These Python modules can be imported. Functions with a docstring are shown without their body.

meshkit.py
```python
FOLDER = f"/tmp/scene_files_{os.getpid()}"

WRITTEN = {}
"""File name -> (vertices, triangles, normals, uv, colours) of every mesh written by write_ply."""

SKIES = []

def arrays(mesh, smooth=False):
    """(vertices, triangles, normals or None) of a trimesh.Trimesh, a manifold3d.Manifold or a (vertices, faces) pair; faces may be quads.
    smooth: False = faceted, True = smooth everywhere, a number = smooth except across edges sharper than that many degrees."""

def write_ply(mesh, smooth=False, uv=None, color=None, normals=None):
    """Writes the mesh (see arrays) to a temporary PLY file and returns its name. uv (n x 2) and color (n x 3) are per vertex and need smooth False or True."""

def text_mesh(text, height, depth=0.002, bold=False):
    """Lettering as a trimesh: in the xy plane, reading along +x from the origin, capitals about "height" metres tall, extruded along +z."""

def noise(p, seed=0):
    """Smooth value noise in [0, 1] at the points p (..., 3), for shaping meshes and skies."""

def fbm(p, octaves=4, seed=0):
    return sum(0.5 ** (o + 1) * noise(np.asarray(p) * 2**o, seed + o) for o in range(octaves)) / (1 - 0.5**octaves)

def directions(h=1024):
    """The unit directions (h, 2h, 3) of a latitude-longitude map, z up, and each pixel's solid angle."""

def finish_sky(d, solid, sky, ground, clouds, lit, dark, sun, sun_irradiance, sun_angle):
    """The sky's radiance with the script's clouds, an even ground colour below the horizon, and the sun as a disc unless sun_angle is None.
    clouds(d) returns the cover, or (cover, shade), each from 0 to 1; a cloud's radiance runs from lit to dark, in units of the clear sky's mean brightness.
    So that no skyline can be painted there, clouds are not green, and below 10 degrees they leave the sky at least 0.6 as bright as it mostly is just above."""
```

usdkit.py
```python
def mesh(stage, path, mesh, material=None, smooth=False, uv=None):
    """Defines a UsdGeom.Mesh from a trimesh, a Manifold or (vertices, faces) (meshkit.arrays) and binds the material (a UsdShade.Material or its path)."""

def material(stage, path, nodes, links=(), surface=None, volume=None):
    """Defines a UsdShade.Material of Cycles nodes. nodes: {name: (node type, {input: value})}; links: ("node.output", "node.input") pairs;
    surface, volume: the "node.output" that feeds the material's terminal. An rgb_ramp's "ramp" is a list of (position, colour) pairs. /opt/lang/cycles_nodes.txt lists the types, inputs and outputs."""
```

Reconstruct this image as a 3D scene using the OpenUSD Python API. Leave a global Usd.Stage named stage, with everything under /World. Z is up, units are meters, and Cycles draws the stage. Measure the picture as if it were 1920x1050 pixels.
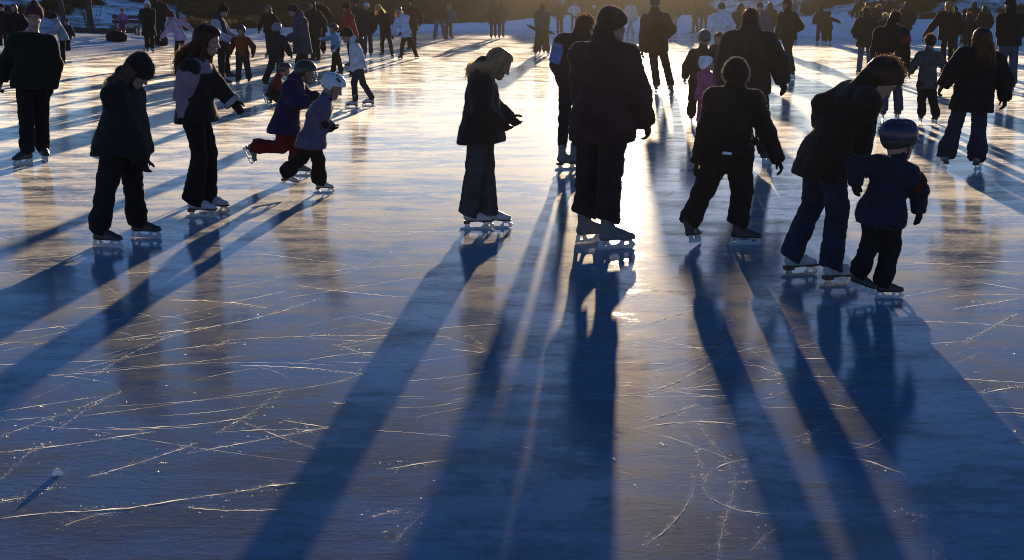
import math, random
import numpy as np, trimesh, usdkit, meshkit
from pxr import Usd, UsdGeom, UsdLux, UsdShade, Gf, Sdf, Vt

stage = Usd.Stage.CreateInMemory()
UsdGeom.Xform.Define(stage, '/World')
rng = np.random.default_rng(7)

# ---------------------------------------------------------------- camera, sky, sun, exposure
EYE = np.array([0.0, 0.0, 1.95])                 # a person standing on skates at the near side of the rink
FPX = 2600.0                                     # focal length in pixels of the 1920 px wide photograph
PITCH = math.atan(532 / FPX)
EXPOSURE = 1.05
SKY_STRENGTH = 0.062
SUN_INTENSITY = 1.25
cam = UsdGeom.Camera.Define(stage, '/World/camera')
cam.CreateHorizontalApertureAttr(36.0)
cam.CreateFocalLengthAttr(36.0 * FPX / 1920)
cam.CreateExposureAttr(EXPOSURE)
cam.CreateClippingRangeAttr((0.1, 20000))
cam.AddTranslateOp().Set(Gf.Vec3d(*EYE))
cam.AddRotateXOp().Set(90 - math.degrees(PITCH))
FW = np.array([0, math.cos(PITCH), -math.sin(PITCH)])
UPV = np.array([0, math.sin(PITCH), math.cos(PITCH)])
RT = np.array([1.0, 0, 0])


def ray(px, py):
    return FW * FPX + RT * (px - 960) + UPV * (525 - py)


def ground(px, py, z=0.0):
    r = ray(px, py)
    return EYE + r * ((z - EYE[2]) / r[2])


def at_depth(px, py, y):
    r = ray(px, py)
    return EYE + r * (y / r[1])


SUN = ray(1178, -232)
SUN = SUN / np.linalg.norm(SUN)
SUN_EL, SUN_AZ = math.asin(SUN[2]), math.atan2(SUN[0], SUN[1])
LOOKS = '/World/Looks'
UsdGeom.Scope.Define(stage, LOOKS)
sky_m = usdkit.material(stage, LOOKS + '/sky_look', {
    's': ('sky_texture', {'sky_type': 'single_scattering', 'sun_disc': False, 'sun_elevation': SUN_EL, 'sun_rotation': SUN_AZ, 'altitude': 150.0, 'air_density': 0.7, 'aerosol_density': 0.25, 'ozone_density': 3.0}),
    't': ('mix', {'mix_type': 'multiply', 'fac': 1.0, 'color2': (.76, .92, 1.14)}),
    'b': ('background_shader', {'strength': SKY_STRENGTH})}, [('s.color', 't.color1'), ('t.color', 'b.color')], surface='b.background')
dome = UsdLux.DomeLight.Define(stage, '/World/sky')
dome.CreateIntensityAttr(1.0)
UsdShade.MaterialBindingAPI.Apply(dome.GetPrim()).Bind(sky_m)
dome.GetPrim().SetCustomDataByKey('kind', 'structure')
sun = UsdLux.DistantLight.Define(stage, '/World/sun')
sun.CreateNormalizeAttr(True)
sun.CreateIntensityAttr(SUN_INTENSITY)
sun.CreateAngleAttr(0.5)
sun.CreateColorAttr(Gf.Vec3f(1.0, 0.735, 0.45))
z_ax = Gf.Vec3d(*SUN)
sun.AddTransformOp().Set(Gf.Matrix4d().SetRotate(Gf.Rotation(Gf.Vec3d(0, 0, 1), z_ax)))

# ---------------------------------------------------------------- helpers: prims, names, materials
_used = {}


def numbered(parent, name):
    k = (parent, name)
    n = _used.get(k, -1) + 1
    _used[k] = n
    return f'{parent}/{name}' if n == 0 else f'{parent}/{name}_{n:03d}'


def tag(prim, label=None, cat=None, group=None, kind=None):
    for k, v in (('label', label), ('category', cat), ('group', group), ('kind', kind)):
        if v:
            prim.SetCustomDataByKey(k, v)
    return prim


def thing(name, loc, label, cat, group=None):
    x = UsdGeom.Xform.Define(stage, numbered('/World', name))
    x.AddTranslateOp().Set(Gf.Vec3d(*map(float, loc)))
    return tag(x.GetPrim(), label, cat, group)


def part(parent, name, mesh, mat, smooth=True, label=None):
    p = str(parent.GetPath()) if parent is not None else '/World'
    m = usdkit.mesh(stage, numbered(p, name), mesh, mat, smooth=smooth)
    pr = m.GetPrim()
    if label:
        pr.SetCustomDataByKey('label', label)
    return pr


_mats = {}


def cloth(c, rough=0.9, sheen=0.25, weave=220.0, bump=0.25, trans=0.0):
    """A woven or quilted textile of colour c: slight tone variation, fine bump and the soft fuzz that catches a low sun."""
    key = ('cloth', tuple(c), rough, sheen, trans)
    if key not in _mats:
        n = {'g': ('geometry', {}), 'n1': ('noise_texture', {'scale': 9.0, 'detail': 4.0}), 'n2': ('noise_texture', {'scale': weave, 'detail': 2.0}),
             'r': ('rgb_ramp', {'ramp': [(0.3, tuple(x * 0.72 for x in c)), (0.7, tuple(min(1, x * 1.25) for x in c))]}),
             'b': ('bump', {'strength': bump, 'distance': 0.004}),
             'p': ('principled_bsdf', {'roughness': rough, 'sheen_weight': sheen * .35, 'sheen_roughness': 0.4, 'sheen_tint': tuple(0.5 + 0.5 * x for x in c), 'specular_ior_level': 0.12})}
        l = [('g.position', 'n1.vector'), ('g.position', 'n2.vector'), ('n1.fac', 'r.fac'), ('r.color', 'p.base_color'), ('n2.fac', 'b.height'), ('b.normal', 'p.normal')]
        _mats[key] = usdkit.material(stage, f'{LOOKS}/cloth_{len(_mats):03d}', n, l, surface='p.BSDF')
    return _mats[key]


def plain(name, c, rough=0.5, metallic=0.0, spec=0.5, coat=0.0):
    key = ('plain', name)
    if key not in _mats:
        _mats[key] = usdkit.material(stage, f'{LOOKS}/{name}', {
            'g': ('geometry', {}), 'n': ('noise_texture', {'scale': 60.0, 'detail': 3.0}),
            'r': ('rgb_ramp', {'ramp': [(0.3, tuple(x * 0.8 for x in c)), (0.7, tuple(min(1, x * 1.15) for x in c))]}),
            'p': ('principled_bsdf', {'roughness': rough, 'metallic': metallic, 'specular_ior_level': spec, 'coat_weight': coat})},
            [('g.position', 'n.vector'), ('n.fac', 'r.fac'), ('r.color', 'p.base_color')], surface='p.BSDF')
    return _mats[key]


def hair_mat(c):
    key = ('hair', tuple(c))
    if key not in _mats:
        _mats[key] = usdkit.material(stage, f'{LOOKS}/hair_{len(_mats):03d}', {
            'd': ('principled_bsdf', {'base_color': c, 'roughness': 0.45, 'specular_ior_level': 0.5}),
            't': ('translucent_bsdf', {'color': tuple(min(1, x * 1.6 + .02) for x in c)}), 'm': ('mix_closure', {'fac': 0.45})},
            [('d.BSDF', 'm.closure1'), ('t.BSDF', 'm.closure2')], surface='m.closure')
    return _mats[key]


def V(*a):
    return np.array(a, float)


def unit(v):
    v = np.asarray(v, float)
    return v / max(np.linalg.norm(v), 1e-9)


# ---------------------------------------------------------------- implicit surfaces: round cones blended on a grid, meshed with surface nets
def surface_nets(D, origin, h):
    ins = D < 0
    nx, ny, nz = D.shape
    c = [ins[i:nx - 1 + i, j:ny - 1 + j, k:nz - 1 + k] for i in (0, 1) for j in (0, 1) for k in (0, 1)]
    cnt = sum(x.astype(np.int8) for x in c)
    I, J, K = np.nonzero((cnt > 0) & (cnt < 8))
    off = [(i, j, k) for i in (0, 1) for j in (0, 1) for k in (0, 1)]
    vals = np.stack([D[I + o[0], J + o[1], K + o[2]] for o in off], 1)
    acc, num = np.zeros((len(I), 3)), np.zeros(len(I))
    offs = np.array(off, float)
    for a in range(8):
        for b in range(a + 1, 8):
            if np.abs(offs[a] - offs[b]).sum() != 1:
                continue
            s = (vals[:, a] < 0) != (vals[:, b] < 0)
            t = vals[s, a] / (vals[s, a] - vals[s, b])
            acc[s] += offs[a] + t[:, None] * (offs[b] - offs[a])
            num[s] += 1
    v = (np.stack([I, J, K], 1) + acc / num[:, None]) * h + origin
    idx = -np.ones((nx - 1, ny - 1, nz - 1), int)
    idx[I, J, K] = np.arange(len(I))
    faces = []
    for ax in range(3):
        sl0, sl1 = [slice(1, -1)] * 3, [slice(1, -1)] * 3
        sl0[ax], sl1[ax] = slice(0, -1), slice(1, None)
        A, B = ins[tuple(sl0)], ins[tuple(sl1)]
        e = np.stack(np.nonzero(A != B), 1)
        if not len(e):
            continue
        flip = A[tuple(e.T)]
        e = e + np.array([0 if k == ax else 1 for k in range(3)])
        u, w = [(1, 2), (2, 0), (0, 1)][ax]
        du, dw = np.eye(3, dtype=int)[u], np.eye(3, dtype=int)[w]
        q = np.stack([idx[tuple((e - du - dw).T)], idx[tuple((e - dw).T)], idx[tuple(e.T)], idx[tuple((e - du).T)]], 1)
        q[~flip] = q[~flip][:, ::-1]
        faces.append(q)
    q = np.vstack(faces)
    return v, np.vstack([q[:, [0, 1, 2]], q[:, [0, 2, 3]]])


class Field:
    """Prims: cone(a, b, ra, rb) with an optional squash along a direction; blend() unions, cut() keeps one side of a plane inside the prims so far."""

    def __init__(self, lo, hi, h):
        self.h = h
        self.o = np.asarray(lo, float) - 3 * h
        n = np.ceil((np.asarray(hi, float) + 3 * h - self.o) / h).astype(int) + 1
        self.n = n
        self.ax = [self.o[k] + np.arange(n[k]) * h for k in range(3)]
        self.D = np.full(n, 1.0)

    def _box(self, lo, hi):
        s = []
        for k in range(3):
            a = max(0, int((lo[k] - self.o[k]) / self.h) - 1)
            b = min(self.n[k], int((hi[k] - self.o[k]) / self.h) + 3)
            s.append(slice(a, max(a, b)))
        return tuple(s)

    def pts(self, s):
        X, Y, Z = np.meshgrid(self.ax[0][s[0]], self.ax[1][s[1]], self.ax[2][s[2]], indexing='ij')
        return np.stack([X, Y, Z], -1)

    def cone(self, a, b, ra, rb, squash=None, k=0.03, sub=False, D=None):
        a, b = np.asarray(a, float), np.asarray(b, float)
        D = self.D if D is None else D
        m = 2.5 * k + 2 * self.h
        R = max(ra, rb)
        s = self._box(np.minimum(a, b) - R - m, np.maximum(a, b) + R + m)
        P = self.pts(s)
        if P.size == 0:
            return
        ba, pa = b - a, P - a
        L = ba @ ba
        t = np.clip((pa @ ba) / L, 0, 1) if L > 1e-12 else np.zeros(P.shape[:3])
        q = pa - t[..., None] * ba
        if squash is not None:
            for d, f in squash:
                d = np.asarray(d)
                q = q + ((q @ d) * (f - 1))[..., None] * d
        d = np.sqrt((q * q).sum(-1)) - (ra + (rb - ra) * t)
        old = D[s]
        if sub:
            d = -d
            hh = np.maximum(k - np.abs(old - d), 0) / max(k, 1e-9)
            D[s] = np.maximum(old, d) + hh * hh * k * .25
        else:
            hh = np.maximum(k - np.abs(old - d), 0) / max(k, 1e-9)
            D[s] = np.minimum(old, d) - hh * hh * k * .25

    def cut(self, p, n, D=None):
        """Removes what lies on the side the normal n points to."""
        D = self.D if D is None else D
        X, Y, Z = np.meshgrid(*self.ax, indexing='ij', sparse=True)
        d = (X - p[0]) * n[0] + (Y - p[1]) * n[1] + (Z - p[2]) * n[2]
        np.maximum(D, d, out=D)

    def layer(self):
        return np.full(self.n, 1.0)

    def merge(self, D, k=0.02):
        hh = np.maximum(k - np.abs(self.D - D), 0) / k
        self.D = np.minimum(self.D, D) - hh * hh * k * .25

    def mesh(self):
        D = self.D
        D[0], D[-1], D[:, 0], D[:, -1], D[:, :, 0], D[:, :, -1] = 1, 1, 1, 1, 1, 1
        return surface_nets(D, self.o, self.h)


def vnormals(v, f):
    n = np.zeros_like(v)
    c = np.cross(v[f[:, 1]] - v[f[:, 0]], v[f[:, 2]] - v[f[:, 0]])
    for k in range(3):
        np.add.at(n, f[:, k], c)
    return n / np.maximum(np.linalg.norm(n, axis=1, keepdims=True), 1e-12)


def fold(vf, amp, freq=9.0, seed=0, stretch=(1, 1, 1.5)):
    """Cloth folds: displaces along the normals with ridged noise."""
    v, f = vf
    if amp <= 0:
        return vf
    s = v * np.array(stretch) * freq + seed * 7.3
    w = meshkit.fbm(s * .35, 2, seed + 5) * 2
    s2 = s + w[:, None]
    r = 1 - np.abs(meshkit.noise(s2, seed) * 2 - 1)
    r2 = 1 - np.abs(meshkit.noise(s2 * 2.1, seed + 1) * 2 - 1)
    d = amp * ((r - .6) * 1.1 + (r2 - .6) * .5)
    return v + vnormals(v, f) * d[:, None], f


def xform(vf, R, t, s=1.0):
    """R's columns are the images of x, y, z."""
    v, f = vf
    return (v * s) @ R.T + t, (f[:, ::-1] if np.linalg.det(R) < 0 else f)


def merge_meshes(ms):
    vs, fs, n = [], [], 0
    for v, f in ms:
        vs.append(np.asarray(v, float)), fs.append(np.asarray(f, int) + n)
        n += len(v)
    return np.vstack(vs), np.vstack(fs)


def tm(t):
    return np.array(t.vertices), np.array(t.faces)


def tube(pts, radii, sides=5, closed_ends=True):
    pts = np.asarray(pts, float)
    radii = np.broadcast_to(np.asarray(radii, float), len(pts))
    T = np.gradient(pts, axis=0)
    T /= np.maximum(np.linalg.norm(T, axis=1, keepdims=True), 1e-9)
    ref = np.array([0, 0, 1.0]) if abs(T[0][2]) < .9 else np.array([1.0, 0, 0])
    vs = []
    for p, t, r in zip(pts, T, radii):
        a = unit(np.cross(ref, t)); b = np.cross(t, a)
        ref = b if False else ref
        ang = np.arange(sides) / sides * 2 * np.pi
        vs.append(p + r * (np.cos(ang)[:, None] * a + np.sin(ang)[:, None] * b))
    v = np.vstack(vs)
    f = []
    for i in range(len(pts) - 1):
        for j in range(sides):
            a, b = i * sides + j, i * sides + (j + 1) % sides
            f += [(a, b, b + sides), (a, b + sides, a + sides)]
    if closed_ends:
        for j in range(1, sides - 1):
            f += [(0, j + 1, j), (len(v) - sides, len(v) - sides + j, len(v) - sides + j + 1)]
    return v, np.array(f)


def extrude(poly, y0, y1):
    """A polygon in (x, z) extruded along y."""
    import shapely
    t = trimesh.creation.extrude_polygon(poly, y1 - y0, engine='earcut')
    v, f = tm(t)
    return np.stack([v[:, 0], v[:, 2] + y0, v[:, 1]], 1), f[:, ::-1]

# ---------------------------------------------------------------- canonical hands and skates
def make_hand(kind):
    """Gloved right hand, wrist at the origin, fingers along x, thumb towards y, back of the hand towards z. kind: relaxed, spread, mitten."""
    F = Field((-.05, -.07, -.09), (.21, .10, .05), .0045 if kind != 'mitten' else .006)
    for y0, y1 in ((.022, .030), (.006, .010), (-.010, -.010), (-.024, -.028)):
        F.cone((.0, y0, 0), (.085, y1, 0), .019, .0175, k=.012)
    F.cone((-.045, 0, 0), (.01, 0, 0), .030, .027, k=.01)                          # cuff
    if kind == 'mitten':
        F.cone((.07, .012, 0), (.125, .008, -.02), .027, .026, k=.02)
        F.cone((.07, -.014, 0), (.12, -.014, -.02), .027, .024, k=.02)
        F.cone((.12, 0, -.02), (.155, 0, -.05), .028, .020, k=.02)
        F.cone((.02, .03, -.005), (.055, .058, -.018), .019, .017, k=.014)
        F.cone((.055, .058, -.018), (.09, .062, -.03), .017, .015, k=.006)
    else:
        curl = .55 if kind == 'relaxed' else .16
        fan = .05 if kind == 'relaxed' else .24
        for i, (y, L, r) in enumerate(((.030, .072, .0105), (.010, .082, .0110), (-.011, .076, .0105), (-.029, .060, .0092))):
            a, p, spread = 0.10 + .06 * i, V(.088, y, 0), (1.4 - i) * fan
            for j, q in enumerate((.45, .32, .26)):
                a += curl * (.75 + .12 * i) * (.6 if j == 0 else 1)
                d = V(math.cos(a) * math.cos(spread), math.cos(a) * math.sin(spread), -math.sin(a))
                n = p + d * L * q
                F.cone(p, n, r * (1.06 - .07 * j), r * (1.0 - .07 * j), k=.003)
                p = n
        p = V(.022, .030, -.006)
        for d, L, r0, r1 in ((unit((.62, .72, -.28)), .044, .0165, .0135), (unit((.86, .42, -.28)), .034, .0130, .0120), (unit((.93, .12, -.34)), .026, .0120, .0098)):
            F.cone(p, p + d * L, r0, r1, k=.006)
            p = p + d * L
    return F.mesh()


HANDS = {k: make_hand(k) for k in ('relaxed', 'spread', 'mitten')}


def make_skate(kind, res):
    """Skate with the toe along +x and the blade's edge on z = 0 under the boot. Returns {part: mesh}."""
    from shapely.geometry import Polygon
    F = Field((-.16, -.06, .05), (.19, .06, .36), res)
    hz = .098 if kind == 'hockey' else .105
    if kind == 'hockey':
        F.cone((-.085, 0, hz), (.04, 0, hz - .006), .043, .046, k=.02, squash=[((0, 1, 0), 1.05)])
        F.cone((.04, 0, hz - .004), (.128, 0, hz - .012), .045, .038, k=.02)
        F.cone((-.075, 0, hz + .02), (-.062, 0, .255), .041, .049, k=.03)
        F.cone((-.03, 0, hz + .05), (.06, 0, hz + .012), .040, .036, k=.03)
        F.cone((-.03, 0, .21), (-.012, 0, .275), .026, .024, k=.02)                 # tongue
        F.cone((-.098, 0, .21), (-.108, 0, .285), .022, .014, k=.015)               # tendon guard
    else:
        F.cone((-.085, 0, hz + .012), (.03, 0, hz), .036, .040, k=.02)
        F.cone((.03, 0, hz), (.128, 0, hz - .012), .040, .030, k=.02)
        F.cone((-.072, 0, hz + .02), (-.058, 0, .27), .037, .047, k=.03)
        F.cone((-.03, 0, hz + .05), (.06, 0, hz + .008), .036, .032, k=.03)
    lace = []
    for i in range(6):
        t = i / 5
        x, z = .062 - .085 * min(1, t * 1.6) - .006 * max(0, t - .6), hz + .040 + .02 * t + .10 * max(0, t - .35) / .65
        w = .026 - .004 * t
        lace.append(tube([(x - .012, -w - .008, z - .012), (x + .004, -w * .5, z + .006), (x + .010, w * .5, z + .008), (x - .004, w + .008, z - .008)], .0032, 4))
    F.cut((0, 0, .074 if kind == 'hockey' else .082), (0, 0, -1))
    F.cut((0, 0, .285), (.15, 0, 1))
    out = {'skate': F.mesh(), 'laces': merge_meshes(lace)}
    if kind == 'hockey':
        outer = [(-.128, .076), (-.135, .03), (-.142, .014), (.155, .014), (.168, .03), (.15, .055), (.13, .074), (.05, .074), (.035, .046), (.02, .040), (-.03, .040), (-.045, .048), (-.055, .076)]
        out['blade_holder'] = extrude(Polygon(outer, holes=[[(-.105, .034), (-.07, .034), (-.076, .06), (-.102, .06)], [(.072, .034), (.118, .036), (.112, .058), (.078, .058)]]), -.0075, .0075)
        run = [(-.146, .005), (-.14, .0), (.14, .0), (.165, .008), (.172, .022), (.166, .0138), (-.144, .0138)]
        out['blade'] = extrude(Polygon(run), -.002, .002)
    else:
        sole = extrude(Polygon([(-.122, .0818), (-.118, .052), (-.062, .052), (-.055, .070), (.01, .074), (.09, .066), (.155, .070), (.163, .0818)]), -.033, .033)
        out['sole'] = sole
        run = [(-.155, .004), (-.15, 0), (.12, 0), (.15, .004), (.165, .014), (.172, .03), (.166, .046), (.152, .05), (.147, .066), (.075, .0655), (.07, .046), (.045, .022),
               (-.045, .020), (-.062, .034), (-.066, .0515), (-.113, .0515), (-.108, .030), (-.12, .018), (-.152, .014)]
        out['blade'] = extrude(Polygon(run, holes=[[(.085, .022), (.135, .022), (.128, .044), (.09, .046)]]), -.0025, .0025)
    return out


SKATES = {(k, r): make_skate(k, r) for k in ('hockey', 'figure') for r in (.008, .016)}
STEEL = plain('blade_steel', (.45, .46, .48), .35, 1.0)
SKATE_BLACK = plain('skate_black_leather', (.018, .018, .02), .5)
SKATE_WHITE = plain('skate_white_leather', (.34, .34, .36), .5)
SKATE_GREY = plain('skate_grey_leather', (.10, .10, .105), .55)
SKATE_BROWN = plain('skate_brown_leather', (.10, .03, .015), .6)
HOLDER_WHITE = plain('skate_holder_plastic', (.45, .46, .48), .4)
LACE = plain('skate_laces', (.5, .5, .5), .8)
SOLE_DARK = plain('skate_sole', (.05, .03, .02), .6)
SKIN = plain('skin', (.26, .14, .10), .55)
SKIN_PINK = SKIN
EYE_M = plain('eye', (.02, .015, .012), .15)


def head_prims(F, c, R, s):
    P = lambda *a: c + R @ (V(*a) * s)
    fx, ly, uz = R.T
    C = lambda a, b, ra, rb, k=.02, sq=None, sub=False: F.cone(P(*a), P(*b), ra * s, rb * s, k=k * s, squash=sq, sub=sub)
    C((-.025, 0, .022), (.012, 0, .026), .082, .080, sq=[(ly, 1.10)])
    C((.035, 0, .0), (.045, 0, -.075), .058, .042, sq=[(ly, .98)])
    C((.0, .035, -.06), (.055, .018, -.092), .030, .024, k=.03)
    C((.0, -.035, -.06), (.055, -.018, -.092), .030, .024, k=.03)
    C((.072, 0, -.098), (.078, 0, -.1), .018, .017, k=.02)
    for sy in (-1, 1):
        C((.083, .034 * sy, -.002), (.090, .030 * sy, -.002), .013, .011, k=.012, sub=True)
        C((.078, .016 * sy, .020), (.066, .046 * sy, .018), .013, .011, k=.014)
        C((-.008, .078 * sy, .010), (-.010, .080 * sy, -.018), .019, .013, k=.008, sq=[(ly, 2.2)])
        C((.058, .040 * sy, -.030), (.07, .036 * sy, -.036), .020, .018, k=.02)
    C((.094, 0, .004), (.114, 0, -.030), .0085, .0125, k=.012)
    C((.100, .011, -.034), (.100, -.011, -.034), .009, .009, k=.008)
    C((.090, .018, -.062), (.090, -.018, -.062), .0085, .0085, k=.008)
    C((.088, .014, -.074), (.088, -.014, -.074), .0095, .0095, k=.008)


ARMS = {'down': (.10, .20, -.93), 'fwd': (.62, .08, -.66), 'out': (.12, .72, -.58), 'pocket': (.24, .10, -.74), 'back': (-.35, .25, -.8), 'front': (.42, -.30, -.62), 'wide': (.1, .93, -.3), 'relax': (.22, .28, -.86), 'up': (.75, .2, -.15), 'kid': (.15, .38, -.82)}


def ik(a, c, l1, l2, hint):
    d = c - a
    L = np.linalg.norm(d)
    if L >= (l1 + l2) * .999:
        return a + d * (l1 / (l1 + l2))
    x = (l1 * l1 - l2 * l2 + L * L) / (2 * L)
    h = math.sqrt(max(l1 * l1 - x * x, 0))
    u = d / max(L, 1e-9)
    n = hint - u * (hint @ u)
    return a + u * x + unit(n) * h


def foot_frame(yaw, pitch=0, roll=0):
    cy, sy = math.cos(math.radians(yaw)), math.sin(math.radians(yaw))
    Rz = np.array([[cy, -sy, 0], [sy, cy, 0], [0, 0, 1]])
    p, r = math.radians(pitch), math.radians(roll)
    Ry = np.array([[math.cos(p), 0, math.sin(p)], [0, 1, 0], [-math.sin(p), 0, math.cos(p)]])   # pitch > 0: toe down
    Rx = np.array([[1, 0, 0], [0, math.cos(r), -math.sin(r)], [0, math.sin(r), math.cos(r)]])
    return Rz @ Ry @ Rx


BODY_COUNT = 0


def person(label, root=None, S=1.72, yaw=90, L=None, R=None, hip=None, neck=None, head=None, hyaw=None, hpitch=0, hl='down', hr='down', lean=3, stride=0.0, gap=1.0, crouch=0.0,
           coat=(.02, .02, .024), bulk=.022, hem=.14, flare=.02, sleeve=None, collar=True, hood=None, hoodfur=None, slim=1.0,
           pants=(.014, .014, .016), pb=.012, cuffr=.040, skirt=False, skates='hockey', skate_m=None, hat='beanie', hatc=(.015, .013, .014), hair=None, hairc=(.06, .035, .018), strands=0,
           glovec=(.012, .012, .013), hand='relaxed', scarf=None, fuzz=None, eyes=False, group=None, extra=None, res=None, seated=False, elbows=None, knees=None, kidhead=None, hair_len=1.0, folds=1.0, hair_vol=0.0, drop=.055, hat_low=0.0):
    global BODY_COUNT
    sc_ = .40 + .60 * S / 1.75
    bulk, pb = bulk * sc_, pb * sc_
    BODY_COUNT += 1
    seed = BODY_COUNT
    c, s = math.cos(math.radians(yaw)), math.sin(math.radians(yaw))
    fw, lf, up0 = V(c, s, 0), V(-s, c, 0), V(0, 0, 1)
    k = max(.62, S / 1.75)                                        # size of feet and hands
    hs = .80 + .20 * S / 1.75 if kidhead is None else kidhead    # size of the head
    # feet on the ice
    feet = {}
    if root is not None:
        g = ground(*root)
    else:
        gs = [ground(q[0], q[1]) for q in (L, R) if len(q) <= 3]
        g = sum(gs) / len(gs)
    for nm, q, sg in (('L', L, 1), ('R', R, -1)):
        if q is None:
            feet[nm] = (g + lf * sg * .105 * k * gap + fw * stride * sg * .5, yaw + sg * 9, 0, 0)
        elif len(q) <= 3:
            feet[nm] = (ground(q[0], q[1]), q[2], 0, 0)
        else:                                                     # (px, py, yaw, dy, pitch, roll): lifted, at the depth of the body + dy
            feet[nm] = (at_depth(q[0], q[1], g[1] + q[3]), q[2], q[4], q[5] if len(q) > 5 else 0)
    base = V(g[0], g[1], 0)
    fr = {nm: foot_frame(a, p, r) for nm, (_, a, p, r) in feet.items()}
    ank = {nm: feet[nm][0] + fr[nm] @ (V(-.068, 0, .185) * k) for nm in feet}
    # pelvis, neck, head
    pick = lambda q: at_depth(q[0], q[1], g[1] + (q[2] if len(q) > 2 else 0))
    hz = .185 * k + .475 * S * (1 - crouch)
    hipc = pick(hip) if hip else V(g[0], g[1], hz) - fw * lean * .0035
    t = math.radians(lean)
    tor = .305 * S
    nk = pick(neck) if neck else hipc + (up0 * math.cos(t) + fw * math.sin(t)) * tor
    u = unit(nk - hipc)
    dn = unit(u + 1.3 * up0)                                      # below the waist a coat hangs down
    f2 = unit(fw - u * (fw @ u))
    l2 = np.cross(u, f2)
    ha = math.radians(yaw if hyaw is None else hyaw)
    hp = math.radians(hpitch)
    hx = V(math.cos(ha) * math.cos(hp), math.sin(ha) * math.cos(hp), math.sin(hp))
    hy = V(-math.sin(ha), math.cos(ha), 0)
    hzv = np.cross(hx, hy)
    HR = np.stack([hx, hy, hzv], 1)
    hc = pick(head) if head else nk + unit(u + up0) * (.055 * S + .055 * hs) + hx * .025
    sh = {nm: nk - u * (.046 * S + bulk * .75) + l2 * sg * (.100 * S + bulk * .25) * slim for nm, sg in (('L', 1), ('R', -1))}
    hipj = {nm: hipc + l2 * sg * .052 * S for nm, sg in (('L', 1), ('R', -1))}
    alen = .318 * S
    wr, el = {}, {}
    for nm, q, sg in (('L', hl, 1), ('R', hr, -1)):
        if isinstance(q, str):
            a = ARMS[q]
            wr[nm] = sh[nm] + (fw * a[0] + l2 * sg * a[1] + up0 * a[2]) * alen * (.97 if q != 'pocket' else .9)
        else:
            wr[nm] = pick(q)
        hint = -fw * .8 + lf * sg * .6 - up0 * .2
        if elbows and nm in elbows:
            hint = pick(elbows[nm]) - (sh[nm] + wr[nm]) / 2
        al = .32 * S
        if not isinstance(q, str):
            al = max(.80 * al, min(al, np.linalg.norm(wr[nm] - sh[nm]) * 1.04))
        el[nm] = ik(sh[nm], wr[nm], al * .525, al * .475, hint)
    kn = {}
    for nm in ('L', 'R'):
        hint = fr[nm][:, 0] * V(1, 1, 0) + fw * .8 + V(0, 0, .05)
        if knees and nm in knees:
            hint = pick(knees[nm]) - (hipj[nm] + ank[nm]) / 2
        leg = .477 * S
        if not (knees and nm in knees):
            leg = max(.74 * leg, min(leg, np.linalg.norm(hipj[nm] - ank[nm]) * (1.012 + .0 * crouch)))
        kn[nm] = ik(hipj[nm], ank[nm], leg * .507, leg * .493, hint)
    d = np.linalg.norm(hipc - EYE)
    h = res or float(np.clip(1.25 * d / 1387, .0105, .03))
    allp = np.array(list(sh.values()) + list(el.values()) + list(wr.values()) + list(kn.values()) + list(ank.values()) + list(hipj.values()) + [nk, hipc, hc])
    o = base
    T = lambda vf: (vf[0] - o, vf[1])
    th = thing('person', base, label, 'person', group)

    # --- body: one continuous figure from the crown to the ankles, inside the clothes
    lo, hi = allp.min(0) - .16, allp.max(0) + .16
    F = Field(lo, hi, max(.0095, h * .8))
    b = S / 1.75
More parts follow.
